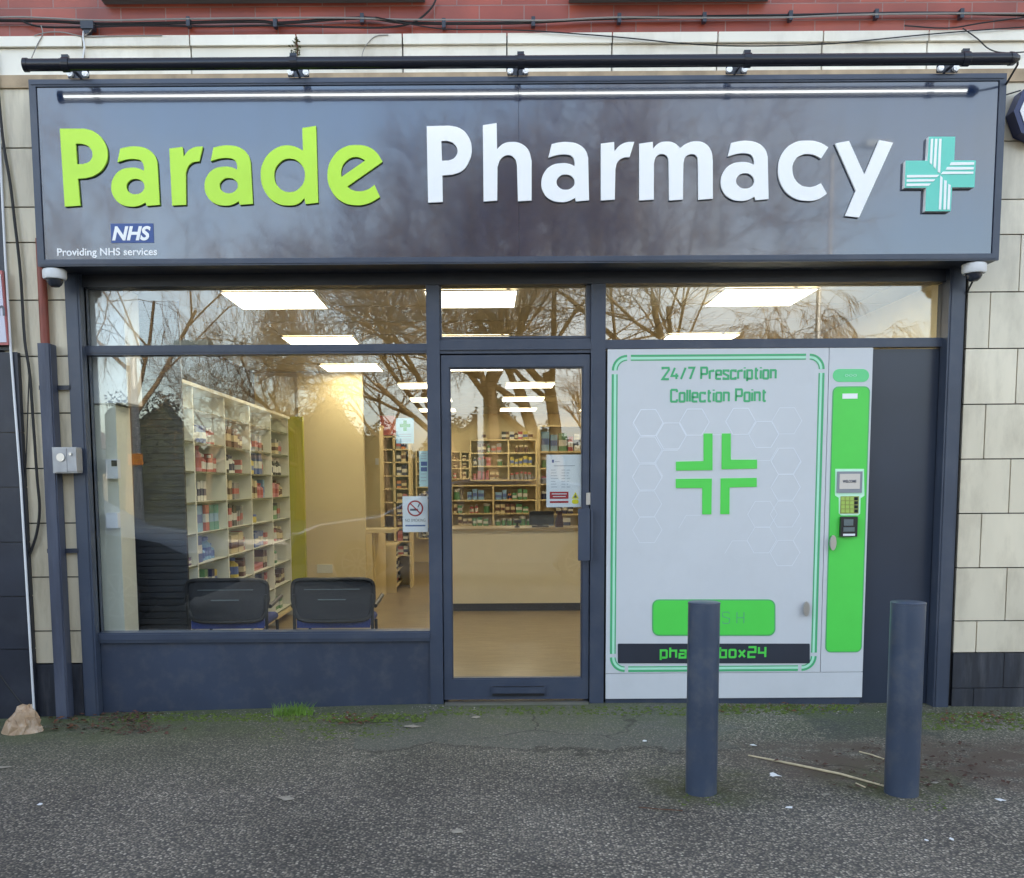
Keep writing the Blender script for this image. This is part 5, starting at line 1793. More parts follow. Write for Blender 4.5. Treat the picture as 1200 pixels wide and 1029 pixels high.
# service counter
kY = 4.42
ct = empty('service_counter', (0.8, kY, 0), 'long beige service counter with dark kickboard seen through the door', 'counter')
kx0, kx1 = at(513, 660, kY).x, XR - 0.02
zk, ztp = at(600, 707, kY).z, at(600, 622.5, kY).z
mb = MB(); mb.box(kx0, kx1, kY, kY + 0.6, zk, ztp); mb.build('counter_front', COUNTERF, ct)
mb = MB(); mb.box(kx0 + 0.02, kx1, kY + 0.03, kY + 0.57, 0.006, zk - 0.001); mb.build('kickboard', DARKKICK, ct)
mb = MB(); mb.box(kx0 - 0.02, kx1, kY - 0.03, kY + 0.64, ztp + 0.001, ztp + 0.03); mb.build('worktop', mat('worktop', lin(150, 132, 96), 0.3), ct, bevel=0.004)
zw = ztp + 0.032
tl2 = empty('till', (at(635, 600, kY + 0.3).x, kY + 0.3, zw), 'black till screen standing on the service counter', 'till')
q0, q1 = at(620, 610, kY + 0.3), at(651, 598, kY + 0.3)
mb = MB(); mb.box(q0.x, q1.x - 0.02, kY + 0.28, kY + 0.31, zw + 0.02, at(635, 599, kY + 0.3).z); mb.build('screen', BLACK, tl2, bevel=0.008)
mb = MB(); mb.box(q0.x + 0.09, q0.x + 0.15, kY + 0.32, kY + 0.36, zw, zw + 0.15); mb.box(q0.x + 0.03, q0.x + 0.21, kY + 0.25, kY + 0.42, zw, zw + 0.014); mb.build('stand', BLACK, tl2, bevel=0.004)
mb = MB(); a = at(606, 613, kY + 0.15)
mb.lathe(a.x, kY + 0.15, [(0.03, zw), (0.03, zw + 0.012), (0.01, zw + 0.02), (0.01, zw + 0.05)], 14)
mb.box(a.x - 0.035, a.x + 0.045, kY + 0.13, kY + 0.17, zw + 0.045, zw + 0.08)
tag(mb.build('barcode_scanner', BLACK, bevel=0.004), 'small black scanner left of the till on the counter', 'scanner')
mb = MB(); a = at(654, 610, kY + 0.2)
mb.box(a.x - 0.03, a.x + 0.05, kY + 0.15, kY + 0.25, zw, zw + 0.04); mb.prism([(a.x - 0.03, zw + 0.041), (a.x + 0.05, zw + 0.041), (a.x + 0.04, zw + 0.16), (a.x, zw + 0.17)], kY + 0.16, kY + 0.24)
tag(mb.build('card_terminal', mat('dark_red_plastic', lin(60, 30, 34), 0.3), bevel=0.006), 'dark card terminal right of the till on the counter', 'card terminal')

# back shelving units
def back_unit(px0, px1, rowsy, vx, Y, label, seed, colours, depth=0.28, density=0.9, kinds=('carton', 'bottle', 'jar', 'stack'), unitname='', wmin=0.045, wmax=0.10, maxn=7):
    r2_ = random.Random(seed)
    X0, X1 = at(px0, 560, Y).x, at(px1, 560, Y).x
    zs = [at((px0 + px1) / 2, y, Y).z for y in rowsy]
    o = empty('wall_shelves', (X0, Y, zs[-1]), label, 'shelves')
    mb = MB(); mb.box(X0, X1, Y + depth, Y + depth + 0.02, zs[-1], zs[0]); mb.build('back_panel', SHBEIGE, o)
    V = [X0] + [at(v, 560, Y).x for v in vx] + [X1]
    for v in V:
        mb = MB(); mb.box(v - 0.014, v + 0.014, Y - 0.002, Y + depth, zs[-1], zs[0]); mb.build('upright', SHBEIGE, o)
    for c_ in range(len(V) - 1):
        for z in zs:
            mb = MB(); mb.box(V[c_] + 0.0145, V[c_ + 1] - 0.0145, Y, Y + depth, z - 0.012, z + 0.012); mb.build('shelf', SHBEIGE, o)
    for j in range(1, len(zs)):
        for c_ in range(len(V) - 1):
            x = V[c_] + 0.03
            hmax = zs[j - 1] - zs[j] - 0.05
            n_ = 0
            kind = r2_.choice(kinds)
            c1 = r2_.choice(colours)
            while x < V[c_ + 1] - 0.12 and n_ < maxn:
                if r2_.random() < 0.3:
                    kind = r2_.choice(kinds); c1 = r2_.choice(colours)
                ww = r2_.uniform(wmin, wmax)
                if r2_.random() < density:
                    put(kind, c1, second[c1], x + ww / 2, Y + 0.04 + ww / 2, zs[j] + 0.0125, ww * 0.92, ww * 0.92 if kind in ('bottle', 'jar') else 0.12, hmax * r2_.uniform(0.55, 0.95),
                        f'{c1} {KN[kind]}, {NTH[n_]} from left, {NTH[j-1]} shelf down, {["left", "right", "far right"][c_]} bay of {unitname}', 'products on the ' + unitname)
                    n_ += 1
                x += ww + 0.01
    return o


BYY = YB - 0.32
back_unit(551.5, 628.5, [515.5, 531, 546.5, 562.8], [596], BYY, 'upper beige wall shelves of small bottles behind the service counter', 3, ['cream', 'brown', 'white', 'yellow', 'grey', 'navy', 'pink', 'black', 'green'], unitname='upper back shelves', wmin=.05, wmax=.09, maxn=6)
back_unit(529, 628.5, [569, 586.5, 602, 617, 634], [578], BYY - 0.02, 'lower beige wall shelves of dark bottles behind the service counter', 5, ['brown', 'black', 'white', 'pale blue', 'cream', 'green', 'orange', 'red'], unitname='lower back shelves', wmin=.06, wmax=.12, maxn=6)
back_unit(529, 550.5, [529.5, 539.5, 549, 561], [540], BYY - 0.01, 'small pigeonhole shelves at the left of the back wall', 8, ['brown', 'cream', 'red'], unitname='pigeonholes', wmin=.05, wmax=.08, maxn=2)
back_unit(632, 692, [499, 529.5, 549, 567.5, 586, 603, 622], [], 8.3, 'taller beige shelves on the right behind the till', 11, ['grey', 'red', 'brown', 'cream', 'navy', 'white', 'green', 'pale blue'], unitname='right back shelves', wmin=.07, wmax=.13, maxn=6)
back_unit(488, 508, [528, 541, 556, 571, 586, 601, 616, 631], [], BYY - 0.03, 'narrow far shelves seen left of the door mullion', 14, ['black', 'grey', 'cream', 'navy'], unitname='narrow far shelves', wmin=.05, wmax=.09, maxn=3)
k = 0
for px, c_, kd in ((590.5, 'black', 'carton'), (594, 'brown', 'carton'), (600, 'white', 'carton'), (605, 'brown', 'bottle'), (610, 'red', 'carton'), (616, 'yellow', 'carton'), (622, 'cream', 'carton'), (567, 'cream', 'carton')):
    a = at(px, 514.7, BYY)
    put(kd, c_, second[c_], a.x, BYY + 0.12, at(590, 515.5, BYY).z + 0.0135, 0.075, 0.1, 0.13, f'{c_} {kd} on top of the upper back shelves, {NTH[(k + 1) % 8]} from left', 'products on top of the upper back shelves')
    k += 1

# chairs


def make_chair(cx, y, label):
    ztop_ = at(266, 679, y).z
    o = empty('office_chair', (cx, y, 0.006), label, 'chair', 'waiting chairs behind the window')
    W = 0.265
    zb = 0.47
    mb = MB()
    n = 28
    rim = []
    for i in range(n):
        t_ = 2 * math.pi * i / n
        e_ = 0.28
        ux = math.copysign(abs(math.cos(t_)) ** e_, math.cos(t_)) * W
        uz = math.copysign(abs(math.sin(t_)) ** e_, math.sin(t_)) * (ztop_ - zb) / 2
        ux *= 1 - 0.10 * max(0, -uz / ((ztop_ - zb) / 2))
        rim.append((cx + ux, y + 0.05 * (1 - (ux / W) ** 2) * -1, (ztop_ + zb) / 2 + uz))
    mb.tube(rim + [rim[0], rim[1]], 0.014, 8, cap=False)
    mb.build('back_frame', CHAIRP, o, smooth=True)
    mb = MB()
    c_ = Vector((cx, y - 0.055, (ztop_ + zb) / 2))
    vs = [c_] + [Vector(p) for p in rim]
    back = [v + Vector((0, 0.012, 0)) for v in vs]
    mb.add(vs, [(0, i + 1, (i + 1) % n + 1) for i in range(n)])
    mb.add(back, [(0, (i + 1) % n + 1, i + 1) for i in range(n)])
    mb.build('backrest', CHAIRM, o, smooth=True)
    mb = MB()
    mb.tube([(cx - 0.09, y - 0.068, ztop_ - 0.13), (cx + 0.09, y - 0.068, ztop_ - 0.13)], 0.004, 6)
    mb.tube([(cx - 0.18, y - 0.05, ztop_ - 0.065), (cx + 0.18, y - 0.05, ztop_ - 0.065)], 0.003, 6)
    mb.build('backrest_seam', UPVC, o)
    mb = MB(); mb.box(cx - 0.24, cx + 0.24, y - 0.01, y + 0.45, 0.42, 0.475); mb.build('seat', BLUESEAT, o, bevel=0.025)
    for sx_ in (-1, 1):
        mb = MB(); mb.tube([(cx + sx_ * 0.24, y + 0.0, 0.012), (cx + sx_ * 0.255, y - 0.01, 0.40), (cx + sx_ * 0.255, y - 0.012, ztop_ - 0.1)], 0.011, 8); mb.build('leg', CHAIRP, o, smooth=True)
        mb = MB(); mb.tube([(cx + sx_ * 0.24, y + 0.43, 0.012), (cx + sx_ * 0.23, y + 0.42, 0.42)], 0.011, 8); mb.build('leg', CHAIRP, o, smooth=True)
        mb = MB(); mb.tube([(cx + sx_ * 0.27, y + 0.03, 0.56), (cx + sx_ * 0.29, y + 0.3, 0.60)], 0.014, 8); mb.build('armrest', CHAIRP, o, smooth=True)
    return o


cy_ = 0.42
make_chair(at(266.5, 700, cy_).x, cy_, 'black mesh waiting chair with blue seat, left one, nearer the slatted panel')
make_chair(at(390.5, 700, cy_).x, cy_, 'black mesh waiting chair with blue seat, right one, a white paper on it')
q = at(383, 736, cy_ + 0.0)
mb = MB(); mb.box(q.x - 0.04, q.x + 0.04, cy_ + 0.03, cy_ + 0.05, 0.476, 0.52)
tag(mb.build('paper_slip', PAPER), 'small white paper slip on the right waiting chair', 'paper')

# ------------------------------------------------------------------ street side, seen mirrored in the glass


def tree(x, y, h, seed, label, droop=0.0, spread=0.55, trunks=1, trad=0.18, lv=6, kind='bare_tree'):
    r_ = random.Random(seed)
    o = empty(kind, (x, y, 0.0), label, 'tree', 'bare trees across the road')
    tk, cw = MB(), MB()

    def grow(p, d, ln, rad, lvl):
        segs = 3 if lvl < 3 else 2
        path, rs = [p], [rad]
        q = p.copy()
        dd_ = d.copy()
        for i in range(segs):
            dd_ = (dd_ + Vector((r_.uniform(-1, 1), r_.uniform(-1, 1), r_.uniform(-0.6, 0.8))) * 0.16 + Vector((0, 0, -droop * 0.16 * max(0, lvl - 2)))).normalized()
            q = q + dd_ * ln / segs
            path.append(q.copy())
            rs.append(rad * (1 - 0.42 * (i + 1) / segs))
        (tk if lvl < 2 else cw).tube(path, rs, 8 if lvl < 2 else (4 if lvl < 4 else 3), cap=False)
        if lvl >= lv: return
        nch = (3 if lvl < 2 else (r_.choice((3, 4, 4)) if lvl < 4 else 5))
        for c_ in range(nch):
            k_ = r_.uniform(0.35, 1.0) if lvl > 0 else r_.uniform(0.6, 1.0)
            idx = k_ * segs
            i0 = min(int(idx), segs - 1)
            pp_ = path[i0].lerp(path[i0 + 1], idx - i0)
            ax = Vector((r_.uniform(-1, 1), r_.uniform(-1, 1), r_.uniform(-1, 1))).normalized()
            nd = (dd_ + ax * r_.uniform(spread, spread * 1.7)).normalized()
            if lvl < 3 and nd.z < 0.05: nd.z = abs(nd.z) + 0.1
            nd.normalize()
            grow(pp_, nd, ln * r_.uniform(0.62, 0.85), max(rs[min(i0 + 1, segs)] * r_.uniform(0.55, 0.8), 0.009 if lvl < 4 else 0.006), lvl + 1)
    for t_ in range(trunks):
        a = r_.uniform(0, 6.28)
        d0 = Vector((math.cos(a) * 0.2 * (trunks > 1), math.sin(a) * 0.2 * (trunks > 1), 1)).normalized()
        grow(Vector((x + 0.3 * t_ * (1 if trunks > 1 else 0), y, 0)), d0, h * 0.30, trad, 0)
    tk.build('trunk', BARK, o, smooth=True)
    cw.build('crown', TWIGS, o)
    return o


def mir(px, d):
    """x of a thing seen mirrored at pixel column px, standing d metres in front of the glass"""
    return at(px, 568, d).x


tree(mir(350, 30), -30, 11.5, 21, 'round crowned bare tree across the road, mirrored in the middle of the display window', spread=0.62, trad=0.22)
tree(mir(150, 27), -27, 18.0, 5, 'weeping bare tree across the road, mirrored at the left of the display window', droop=1.1, trad=0.2)
tree(mir(555, 19), -19, 13.0, 9, 'large bare tree across the road, mirrored behind the door', trunks=2, spread=0.6, trad=0.2)
tree(mir(650, 22), -22, 15.0, 13, 'big forked bare tree across the road, mirrored right of the door middle', trunks=2, spread=0.6, trad=0.24)
tree(mir(770, 17.5), -17.5, 13.5, 17, 'leaning bare tree by the kerb, mirrored in the right transom', spread=0.65, trad=0.22)
tree(mir(910, 24), -24, 10.5, 33, 'weeping bare birch across the road, mirrored at the right transom', droop=1.2, trad=0.16)
tree(mir(455, 40), -40, 13.0, 41, 'distant bare tree between two nearer ones across the road', spread=0.6, trad=0.2, lv=5)
tree(mir(240, 42), -42, 12.0, 43, 'distant bare tree near the pale house across the road', spread=0.6, trad=0.2, lv=5)
tree(mir(700, 38), -38, 13.0, 45, 'distant tall bare tree behind the forked one across the road', spread=0.6, trad=0.2, lv=5)

# lamp posts
def lamp_post(x, y, h, label, plate=False):
    o = empty('lamp_post', (x, y, 0), label, 'lamp post', 'lamp posts across the road')
    mb = MB(); mb.tube([(x, y, 0), (x, y, 1.4), (x, y, h)], [0.09, 0.07, 0.05], 12); mb.build('pole', POSTG, o, smooth=True)
    mb = MB(); mb.tube([(x, y, h), (x + 0.2, y + 0.0, h + 0.15), (x + 0.8, y, h + 0.2)], 0.035, 8); mb.box(x + 0.7, x + 1.25, y - 0.12, y + 0.12, h + 0.15, h + 0.27); mb.build('lantern', UPVC, o)
    if plate:
        mb = MB(); mb.box(x - 0.12, x + 0.12, y + 0.08, y + 0.10, 1.70, 1.88); mb.build('plate', ORANGE, o)
    return o


lamp_post(mir(171, 10.5), -10.0, 3.4, 'short grey lamp post with an orange plate, mirrored before the slatted panel', True)
lamp_post(mir(956, 16.9), -16.9, 8.5, 'tall grey lamp post by the kerb, mirrored in the right transom')


def car(x0, yc, flip, paint, label, L=4.1, W=1.72, H=1.45):
    """x0: front bumper; nose towards -x (flip = 1) or +x (flip = -1)"""
    o = empty('parked_car', (x0 + flip * L / 2, yc, 0), label, 'car', 'cars parked along the kerb')
    prof = [(0.05, 0.28), (0.0, 0.45), (0.06, 0.68), (0.35, 0.82), (1.05, 0.93), (1.75, 1.36), (2.1, H - 0.02), (2.9, H), (3.55, 1.3), (3.98, 0.92), (4.08, 0.6), (4.05, 0.3)]
    mb = MB()

    def ring(y, s, zmin=0.0):
        vs = []
        for (px_, pz) in prof:
            t_ = max(0, (pz - 0.85) / (H - 0.85))
            yy_2 = y * (1 - 0.17 * t_)
            vs.append(Vector((x0 + flip * px_ * L / 4.1, yc + yy_2, pz)))
        return vs
    secs = [(-W / 2, 0), (-W / 2 + 0.10, 1), (0, 1), (W / 2 - 0.10, 1), (W / 2, 0)]
    n = len(prof)
    for i, (y, s_) in enumerate(secs):
        rg = ring(y, s_)
        if s_ == 0:
            ctr = Vector((x0 + flip * L / 2, yc + y, 0.7))
            rg = [ctr + (p - ctr) * 0.965 for p in rg]
            for p in rg:
                t_ = max(0, (p.z - 0.85) / (H - 0.85)); p.y = yc + y * (1 - 0.17 * t_)
        mb.v += rg
    for i in range(len(secs) - 1):
        for k_ in range(n):
            k2 = (k_ + 1) % n
            mb.f.append([i * n + k_, i * n + k2, (i + 1) * n + k2, (i + 1) * n + k_]); mb.m.append(0)
    mb.f.append(list(range(n))); mb.m.append(0)
    mb.f.append(list(range(4 * n, 5 * n))[::-1]); mb.m.append(0)
    bd_ = mb.build('body', paint, o, smooth=True)
    for s_ in (-1, 1):
        for wx in ((1.35, 1.95, 0.95), (2.02, 3.45, 0.95)):
            mb = MB()
            a, b_, zz_ = wx
            top0 = 1.30 if a < 1.9 else 1.38
            P = [(a if a > 1.9 else a, 0.95), (b_, 0.95), (b_ if a < 1.9 else b_ - 0.25, 1.36 if a < 1.9 else 1.33), (max(a, 1.86) if a < 1.9 else a, 1.30 if a < 1.9 else 1.37)]
            vs = []
            for (px_, pz) in P:
                t_ = max(0, (pz - 0.85) / (H - 0.85))
                for off in (0.006, -0.01):
                    vs.append((x0 + flip * px_ * L / 4.1, yc + s_ * (W / 2 * (1 - 0.17 * t_) + off), pz))
            mb.add(vs, [(0, 2, 4, 6), (1, 7, 5, 3), (0, 1, 3, 2), (2, 3, 5, 4), (4, 5, 7, 6), (6, 7, 1, 0)])
            mb.build('side_window', CARG, o)
        mb = MB(); hx = x0 + flip * 0.12
        mb.box(hx - 0.10, hx + 0.14, yc + s_ * (W / 2 - 0.32), yc + s_ * (W / 2 - 0.03), 0.58, 0.72); mb.build('headlight', LENS, o, bevel=0.02)
    for wx in (0.82, 3.32):
        for s_ in (-1, 1):
            X = x0 + flip * wx * L / 4.1
            y0, y1 = yc + s_ * (W / 2 - 0.20), yc + s_ * (W / 2 + 0.012)
            mb = MB(); mb.tube([(X, y0, 0.31), (X, y1, 0.31)], 0.31, 28); wh = mb.build('wheel', TYRE, o, smooth=True)
            mb = MB()
            ys = y1 + s_ * 0.004
            for k_ in range(9):
                t_ = 2 * math.pi * k_ / 9
                d = Vector((math.cos(t_), 0, math.sin(t_)))
                mb.tube([Vector((X, ys, 0.31)) + d * 0.03, Vector((X, ys, 0.31)) + d * 0.205], 0.012, 5)
            cpts = [(X + 0.205 * math.cos(2 * math.pi * k_ / 24), ys, 0.31 + 0.205 * math.sin(2 * math.pi * k_ / 24)) for k_ in range(26)]
            mb.tube(cpts, 0.012, 6, cap=False)
            mb.build('rim', ALLOY, wh, smooth=True)
    return o


car(mir(327, 6.95), -7.85, 1, CARS, 'silver hatchback parked behind the photographer, mirrored in the display window', L=4.9)
car(mir(226, 3.2), -4.15, -1, CARD, 'dark blue car at the left of the pavement, mirrored over the slatted panel')

# house and hedge far behind
hs = empty('house', (mir(50, 46), -46, 0), 'pale rendered house with brown roof across the road', 'house')
hx = mir(138, 46) - 6.0
mb = MB(); mb.box(hx - 6, hx + 4.5, -54, -46, 0, 3.4); mb.build('wall', HOUSEW, hs)
mb = MB(); mb.add([(hx - 6.5, -45.6, 3.4), (hx + 5, -45.6, 3.4), (hx + 5, -54.4, 3.4), (hx - 6.5, -54.4, 3.4), (hx - 6.0, -50, 5.6), (hx + 1, -50, 5.6)], [(0, 1, 5, 4), (2, 3, 4, 5), (1, 2, 5), (3, 0, 4), (3, 2, 1, 0)])
mb.build('roof', ROOFM, hs)
for a in (-4, -0.5, 2.5):
    mb = MB(); mb.box(hx + a - 0.7, hx + a + 0.7, -45.99, -45.9, 1.0, 2.3); mb.build('window', CARG, hs)


def hedge(x0, x1, y, h, seed, label):
    r_ = random.Random(seed)
    o = empty('hedge', ((x0 + x1) / 2, y, 0), label, 'hedge', 'hedges across the road')
    mb = MB()
    N = int((x1 - x0) * 420)
    for i in range(N):
        x = r_.uniform(x0, x1)
        hh = h * (0.8 + 0.2 * math.sin(x * 0.7 + seed) + 0.1 * math.sin(x * 2.3))
        p = Vector((x, y + r_.uniform(-1, 1), r_.uniform(0.35, 1.0) * hh))
        d = Vector((r_.uniform(-1, 1), r_.uniform(-1, 1), r_.uniform(-1, 1))).normalized() * r_.uniform(0.06, 0.13)
        e_ = d.orthogonal().normalized() * r_.uniform(0.04, 0.08)
        mb.add([p - d, p + e_, p + d, p - e_], [(0, 1, 2, 3)])
    mb.build('foliage', HEDGEM, o)
    top = []
    x = x0
    while x < x1:
        hh = h * (0.8 + 0.2 * math.sin(x * 0.7 + seed) + 0.1 * math.sin(x * 2.3))
        top.append((x, hh * (0.9 + r_.uniform(-0.035, 0.035))))
        x += 0.22
    top.append((x1, h * 0.7))
    mb = MB()
    for (xa, za), (xb, zb2) in zip(top[:-1], top[1:]):
        mb.add([(xa, y + 0.8, 0), (xb, y + 0.8, 0), (xb, y + 0.8, zb2 * 0.93), (xa, y + 0.8, za * 0.93), (xa, y, za), (xb, y, zb2), (xa, y - 0.8, za * 0.9), (xb, y - 0.8, zb2 * 0.9), (xa, y - 0.8, 0), (xb, y - 0.8, 0)],
               [(1, 0, 3, 2), (2, 3, 4, 5), (5, 4, 6, 7), (7, 6, 8, 9)])
    mb.build('core', HEDGEM, o)


hedge(mir(132, 44), mir(560, 44), -44, 6.0, 1, 'long bushy hedge beyond the trees, left stretch beside the pale house')
hedge(mir(560, 44) + 0.3, mir(1250, 44), -44, 6.4, 2, 'long bushy hedge beyond the trees, taller right stretch')
hedge(mir(-300, 44), mir(10, 44) - 3, -44, 3.6, 3, 'bushy hedge beyond the trees at the far left of the pale house')

# ------------------------------------------------------------------ pavement details
# leaf litter and moss along the wall base
def litter(name, px0, px1, py0, py1, n, m, size, label, cat, seed, edge=0.0):
    r_ = random.Random(seed)
    mb = MB()
    for i in range(n):
        g_ = G(r_.gauss((px0 + px1) / 2, (px1 - px0) / 4), r_.uniform(py0, py1))
        if g_.y > -0.03: g_.y = -0.03 - r_.uniform(0, 0.1)
        z = gz(g_.x, g_.y) + r_.uniform(0.002, 0.02)
        a = r_.uniform(0, 6.28)
        s_ = size * r_.uniform(0.5, 1.3)
        u = Vector((math.cos(a), math.sin(a), r_.uniform(-0.3, 0.3))) * s_
        v = Vector((-math.sin(a), math.cos(a), r_.uniform(-0.4, 0.4))) * s_ * r_.uniform(0.4, 0.7)
        c = Vector((g_.x, g_.y, z))
        k_ = Vector((0, 0, s_ * r_.uniform(0, 0.35)))
        mb.add([c - u, c - v * 0.9 - u * 0.2 + k_, c + u, c + v + u * 0.1 + k_], [(0, 1, 2), (0, 2, 3)])
    o = mb.build(name, m)
    return tag(o, label, cat, kind='stuff')


litter('leaf_litter', 105, 200, 834, 862, 300, LEAFR, 0.015, 'reddish dead leaves heaped at the foot of the stall riser on the left', 'leaves', 1)
litter('leaf_litter', 50, 120, 843, 858, 60, LEAFM, 0.02, 'brown dead leaves round the base of the steel channel', 'leaves', 2)
litter('leaf_litter', 380, 450, 838, 850, 40, LEAFM, 0.016, 'few brown dead leaves in front of the riser near the door', 'leaves', 3)
litter('leaf_litter', 800, 990, 826, 836, 70, LEAFM, 0.014, 'dead leaf crumbs along the base of the collection machine', 'leaves', 4)
litter('leaf_litter', 1080, 1200, 836, 850, 90, LEAFM, 0.016, 'dead leaves along the foot of the right pilaster', 'leaves', 5)
litter('leaf_litter', 950, 1190, 872, 925, 260, mat('soil_crumbs', lin(72, 50, 42), 0.9, var=0.4, vscale=30), 0.014, 'dark soil and rotten leaf crumbs spread behind the right bollard', 'leaves', 6)


def blobs(name, spec, m, label, cat, seed):
    """small irregular lumps hugging the ground: (px0, px1, py0, py1, n, size, height)"""
    r_ = random.Random(seed)
    mb = MB()
    for (px0, px1, py0, py1, n, s0, hh) in spec:
        for i in range(n):
            g_ = G(r_.uniform(px0, px1), r_.uniform(py0, py1))
            if g_.y > -0.035: g_.y = -0.035 - abs(r_.gauss(0, 0.04))
            z = gz(g_.x, g_.y) - 0.001
            s_ = s0 * r_.uniform(0.4, 1.3)
            k_ = r_.randint(5, 7)
            a0 = r_.uniform(0, 6)
            ring0 = [Vector((g_.x + s_ * r_.uniform(0.7, 1.2) * math.cos(a0 + 6.283 * j / k_), g_.y + s_ * r_.uniform(0.6, 1.1) * math.sin(a0 + 6.283 * j / k_), z)) for j in range(k_)]
            top = Vector((g_.x, g_.y, z + hh * r_.uniform(0.5, 1.2)))
            ring1 = [p.lerp(top, 0.45) + Vector((0, 0, hh * 0.25)) for p in ring0]
            vs = ring0 + ring1 + [top]
            fs = [(j, (j + 1) % k_, (j + 1) % k_ + k_, j + k_) for j in range(k_)] + [(j + k_, (j + 1) % k_ + k_, 2 * k_) for j in range(k_)]
            mb.add(vs, fs)
    return tag(mb.build(name, m), label, cat, kind='stuff')


blobs('moss', [(140, 500, 836, 846, 480, 0.015, 0.010), (100, 480, 838, 866, 420, 0.012, 0.005), (500, 1000, 828, 838, 460, 0.012, 0.009), (1080, 1215, 836, 856, 340, 0.014, 0.010), (840, 1000, 826, 834, 200, 0.012, 0.012), (795, 860, 930, 945, 60, 0.008, 0.004), (1030, 1110, 930, 950, 110, 0.009, 0.005)],
      MOSSM, 'green moss tufts along the foot of the shopfront', 'moss', 4)
blobs('gravel', [(150, 500, 832, 842, 120, 0.005, 0.005), (980, 1210, 834, 846, 150, 0.006, 0.006), (480, 560, 826, 834, 30, 0.006, 0.005), (0, 1200, 850, 1028, 220, 0.004, 0.003)],
      STONEW, 'loose pale grit and chippings on the pavement', 'gravel', 9)

# weed tuft
g_ = G(344, 838)
g_.y = min(g_.y, -0.05)
wt = empty('grass_tuft', tuple(g_), 'bright green grass tuft at the foot of the stall riser', 'weed')
mb = MB()
r_ = random.Random(3)
for i in range(190):
    bx, by = g_.x + r_.gauss(0, 0.055), g_.y + r_.gauss(0, 0.018)
    h_ = r_.uniform(0.025, 0.085)
    lx, ly = r_.gauss(0, 0.03), r_.gauss(0, 0.02)
    w2 = 0.0022
    z = g_.z
    mb.add([(bx - w2, by, z), (bx + w2, by, z), (bx + w2 * 0.8 + lx * 0.4, by + ly * 0.4, z + h_ * 0.6), (bx - w2 * 0.8 + lx * 0.4, by + ly * 0.4, z + h_ * 0.6), (bx + lx, by + ly, z + h_)], [(0, 1, 2, 3), (3, 2, 4)])
mb.build('blades', GRASSM, wt)
mb = MB(); mb.lathe(g_.x, g_.y, [(0.05, g_.z - 0.002), (0.03, g_.z + 0.006), (0.005, g_.z + 0.012)], 10); mb.build('root_clump', MOSSM, wt)

# crumpled paper bag
g_ = G(22, 860)
c = Vector((g_.x, g_.y + 0.05, gz(g_.x, g_.y)))
bag = MB()
r_ = random.Random(12)
nu, nv = 15, 7
pk = Vector((c.x + 0.03, c.y + 0.02, 0))
vs = [(pk.x, pk.y, c.z + 0.15)]
for j in range(1, nv):
    q_ = j / (nv - 1)
    for i in range(nu):
        u = 2 * math.pi * (i + 0.4 * (j % 2)) / nu
        fold = 1 + r_.uniform(-0.17, 0.17)
        rx, ry = 0.105 * q_ ** 0.75 * fold, 0.085 * q_ ** 0.75 * fold
        x = pk.x * (1 - q_) + c.x * q_ + rx * math.cos(u)
        y = pk.y * (1 - q_) + c.y * q_ + ry * math.sin(u)
        z = c.z + (0.15 * (1 - q_ ** 1.9) + r_.uniform(-0.017, 0.017) if j < nv - 1 else -0.004)
        vs.append((x, y, z))
fs = [(0, 1 + i, 1 + (i + 1) % nu) for i in range(nu)]
for j in range(nv - 2):
    for i in range(nu):
        a_, b_, c_, d_ = 1 + j * nu + i, 1 + (j + 1) * nu + i, 1 + (j + 1) * nu + (i + 1) % nu, 1 + j * nu + (i + 1) % nu
        fs += [(a_, b_, c_), (a_, c_, d_)] if (i + j) % 2 else [(a_, b_, d_), (b_, c_, d_)]
fs.append([1 + (nv - 2) * nu + i for i in range(nu)][::-1])
bag.add(vs, fs)
for (ox_, oy_, hx_, hz_, lx_) in ((0.0, -0.02, 0.05, 0.05, -0.03), (0.06, -0.01, 0.04, 0.045, 0.035), (-0.05, -0.03, 0.05, 0.035, -0.03), (0.03, -0.05, 0.045, 0.03, 0.02), (0.09, -0.03, 0.03, 0.02, 0.03)):
    b0 = Vector((c.x + ox_, c.y + oy_, c.z + 0.065 - 0.5 * abs(ox_)))
    q = [b0, b0 + Vector((hx_, -0.01, -0.012)), b0 + Vector((hx_ * 0.7 + lx_, -0.02, hz_)), b0 + Vector((lx_ * 0.8, 0.0, hz_ * 1.1))]
    t3 = Vector((0, 0.0025, 0))
    bag.add(q + [p + t3 for p in q], [(0, 1, 2), (0, 2, 3), (6, 5, 4), (7, 6, 4), (0, 4, 5, 1), (1, 5, 6, 2), (2, 6, 7, 3), (3, 7, 4, 0)])
tag(bag.build('paper_bag', BAG), 'crumpled brown paper bag lying by the left pilaster', 'litter')


def stick(pts, r, label, m=TWIGM):
    P = []
    for (px, py, dz) in pts:
        q = G(px, py); P.append((q.x, q.y, gz(q.x, q.y) + dz))
    mb = MB(); mb.tube(P, r, 6)
    return tag(mb.build('twig', m, smooth=True), label, 'twig')


stick([(877, 886.5, 0.006), (930, 898, 0.010), (985, 910, 0.012), (1039, 924, 0.008)], [0.0035, 0.006, 0.0055, 0.004], 'long pale stick on the ground between the two bollards')
stick([(1007, 882, 0.005), (1022, 886, 0.006), (1037, 891, 0.004)], 0.0035, 'short pale twig behind the long stick')
stick([(1003, 919, 0.004), (1014, 924, 0.004)], 0.004, 'tiny pale twig in front of the long stick')
stick([(748, 947, 0.004), (770, 949, 0.004), (800, 951, 0.004)], 0.002, 'thin brown twig left of the left bollard base', LEAFM)


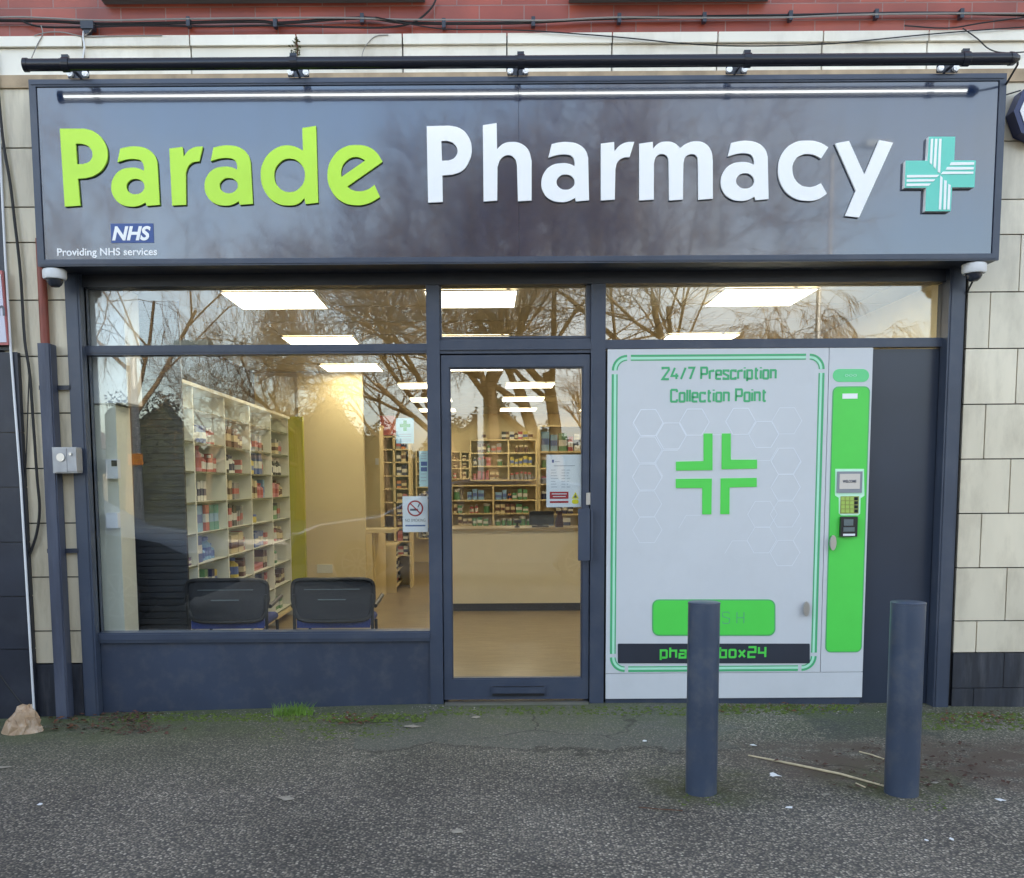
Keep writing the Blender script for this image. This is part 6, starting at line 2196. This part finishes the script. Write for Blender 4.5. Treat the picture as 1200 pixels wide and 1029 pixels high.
def scrap(px, py, w_, h_, m, name, label, cat, seed, th=0.0008):
    r_ = random.Random(seed)
    q = G(px, py)
    z = gz(q.x, q.y)
    s_ = (q.y - CAM.y) / F
    n = 9
    pts = []
    for k_ in range(n):
        a = 2 * math.pi * k_ / n
        pts.append(Vector((q.x + w_ / 2 * s_ * math.cos(a) * r_.uniform(0.4, 1.25), q.y + h_ / 2 * s_ * 3.1 * math.sin(a) * r_.uniform(0.4, 1.25), z + 0.004)))
    mb = MB()
    top = [p + Vector((0, 0, th + r_.uniform(0, th))) for p in pts]
    mb.add(pts + top, [list(range(n, 2 * n))] + [(k_, (k_ + 1) % n, (k_ + 1) % n + n, k_ + n) for k_ in range(n)])
    return tag(mb.build(name, m), label, cat, 'pale specks on the pavement')


SCR = [(336, 936.5, 22, 7, STONEW, 'litter_scrap', 'flattened grey gum patch on the pavement left of centre'), (537, 975.5, 16, 6.5, STONEW, 'litter_scrap', 'flattened grey gum patch low in the middle of the pavement'),
       (482, 852, 26, 5, STONEW, 'litter_scrap', 'pale torn strip on the pavement left of the door'), (907, 909, 18, 6, PAPER, 'litter_scrap', 'white paper scrap beside the long stick'),
       (925, 947, 10, 4, PAPER, 'litter_scrap', 'small white scrap low between the bollards'), (1171, 938, 14, 5, PAPER, 'litter_scrap', 'white scrap on the soil right of the right bollard'),
       (46, 943.5, 7, 3, PAPER, 'litter_scrap', 'tiny white speck at the lower left of the pavement'), (557, 841, 16, 4, STONEW, 'litter_scrap', 'pale patch just outside the door'),
       (4, 900, 22, 5, STONEW, 'litter_scrap', 'pale patch at the left edge below the paper bag'), (756, 869, 8, 3, PAPER, 'litter_scrap', 'small white scrap left of the left bollard'),
       (1115, 984.5, 6, 3, PAPER, 'litter_scrap', 'tiny white speck below the right bollard'), (883, 874, 7, 2.5, PAPER, 'litter_scrap', 'small white scrap in front of the collection machine'),
       (968, 932, 12, 3, STONEW, 'litter_scrap', 'pale chip near the tip of the small twig'), (1086, 986, 5, 2.5, PAPER, 'litter_scrap', 'very small white speck near the lower right'), (1095, 918, 9, 3, STONEW, 'litter_scrap', 'grey chip in the soil beside the right bollard')]
for i, s_ in enumerate(SCR):
    scrap(s_[0], s_[1], s_[2], s_[3], s_[4], s_[5], s_[6], 'litter', 40 + i)

for o in bpy.data.objects:
    if '_w' in o: del o['_w']
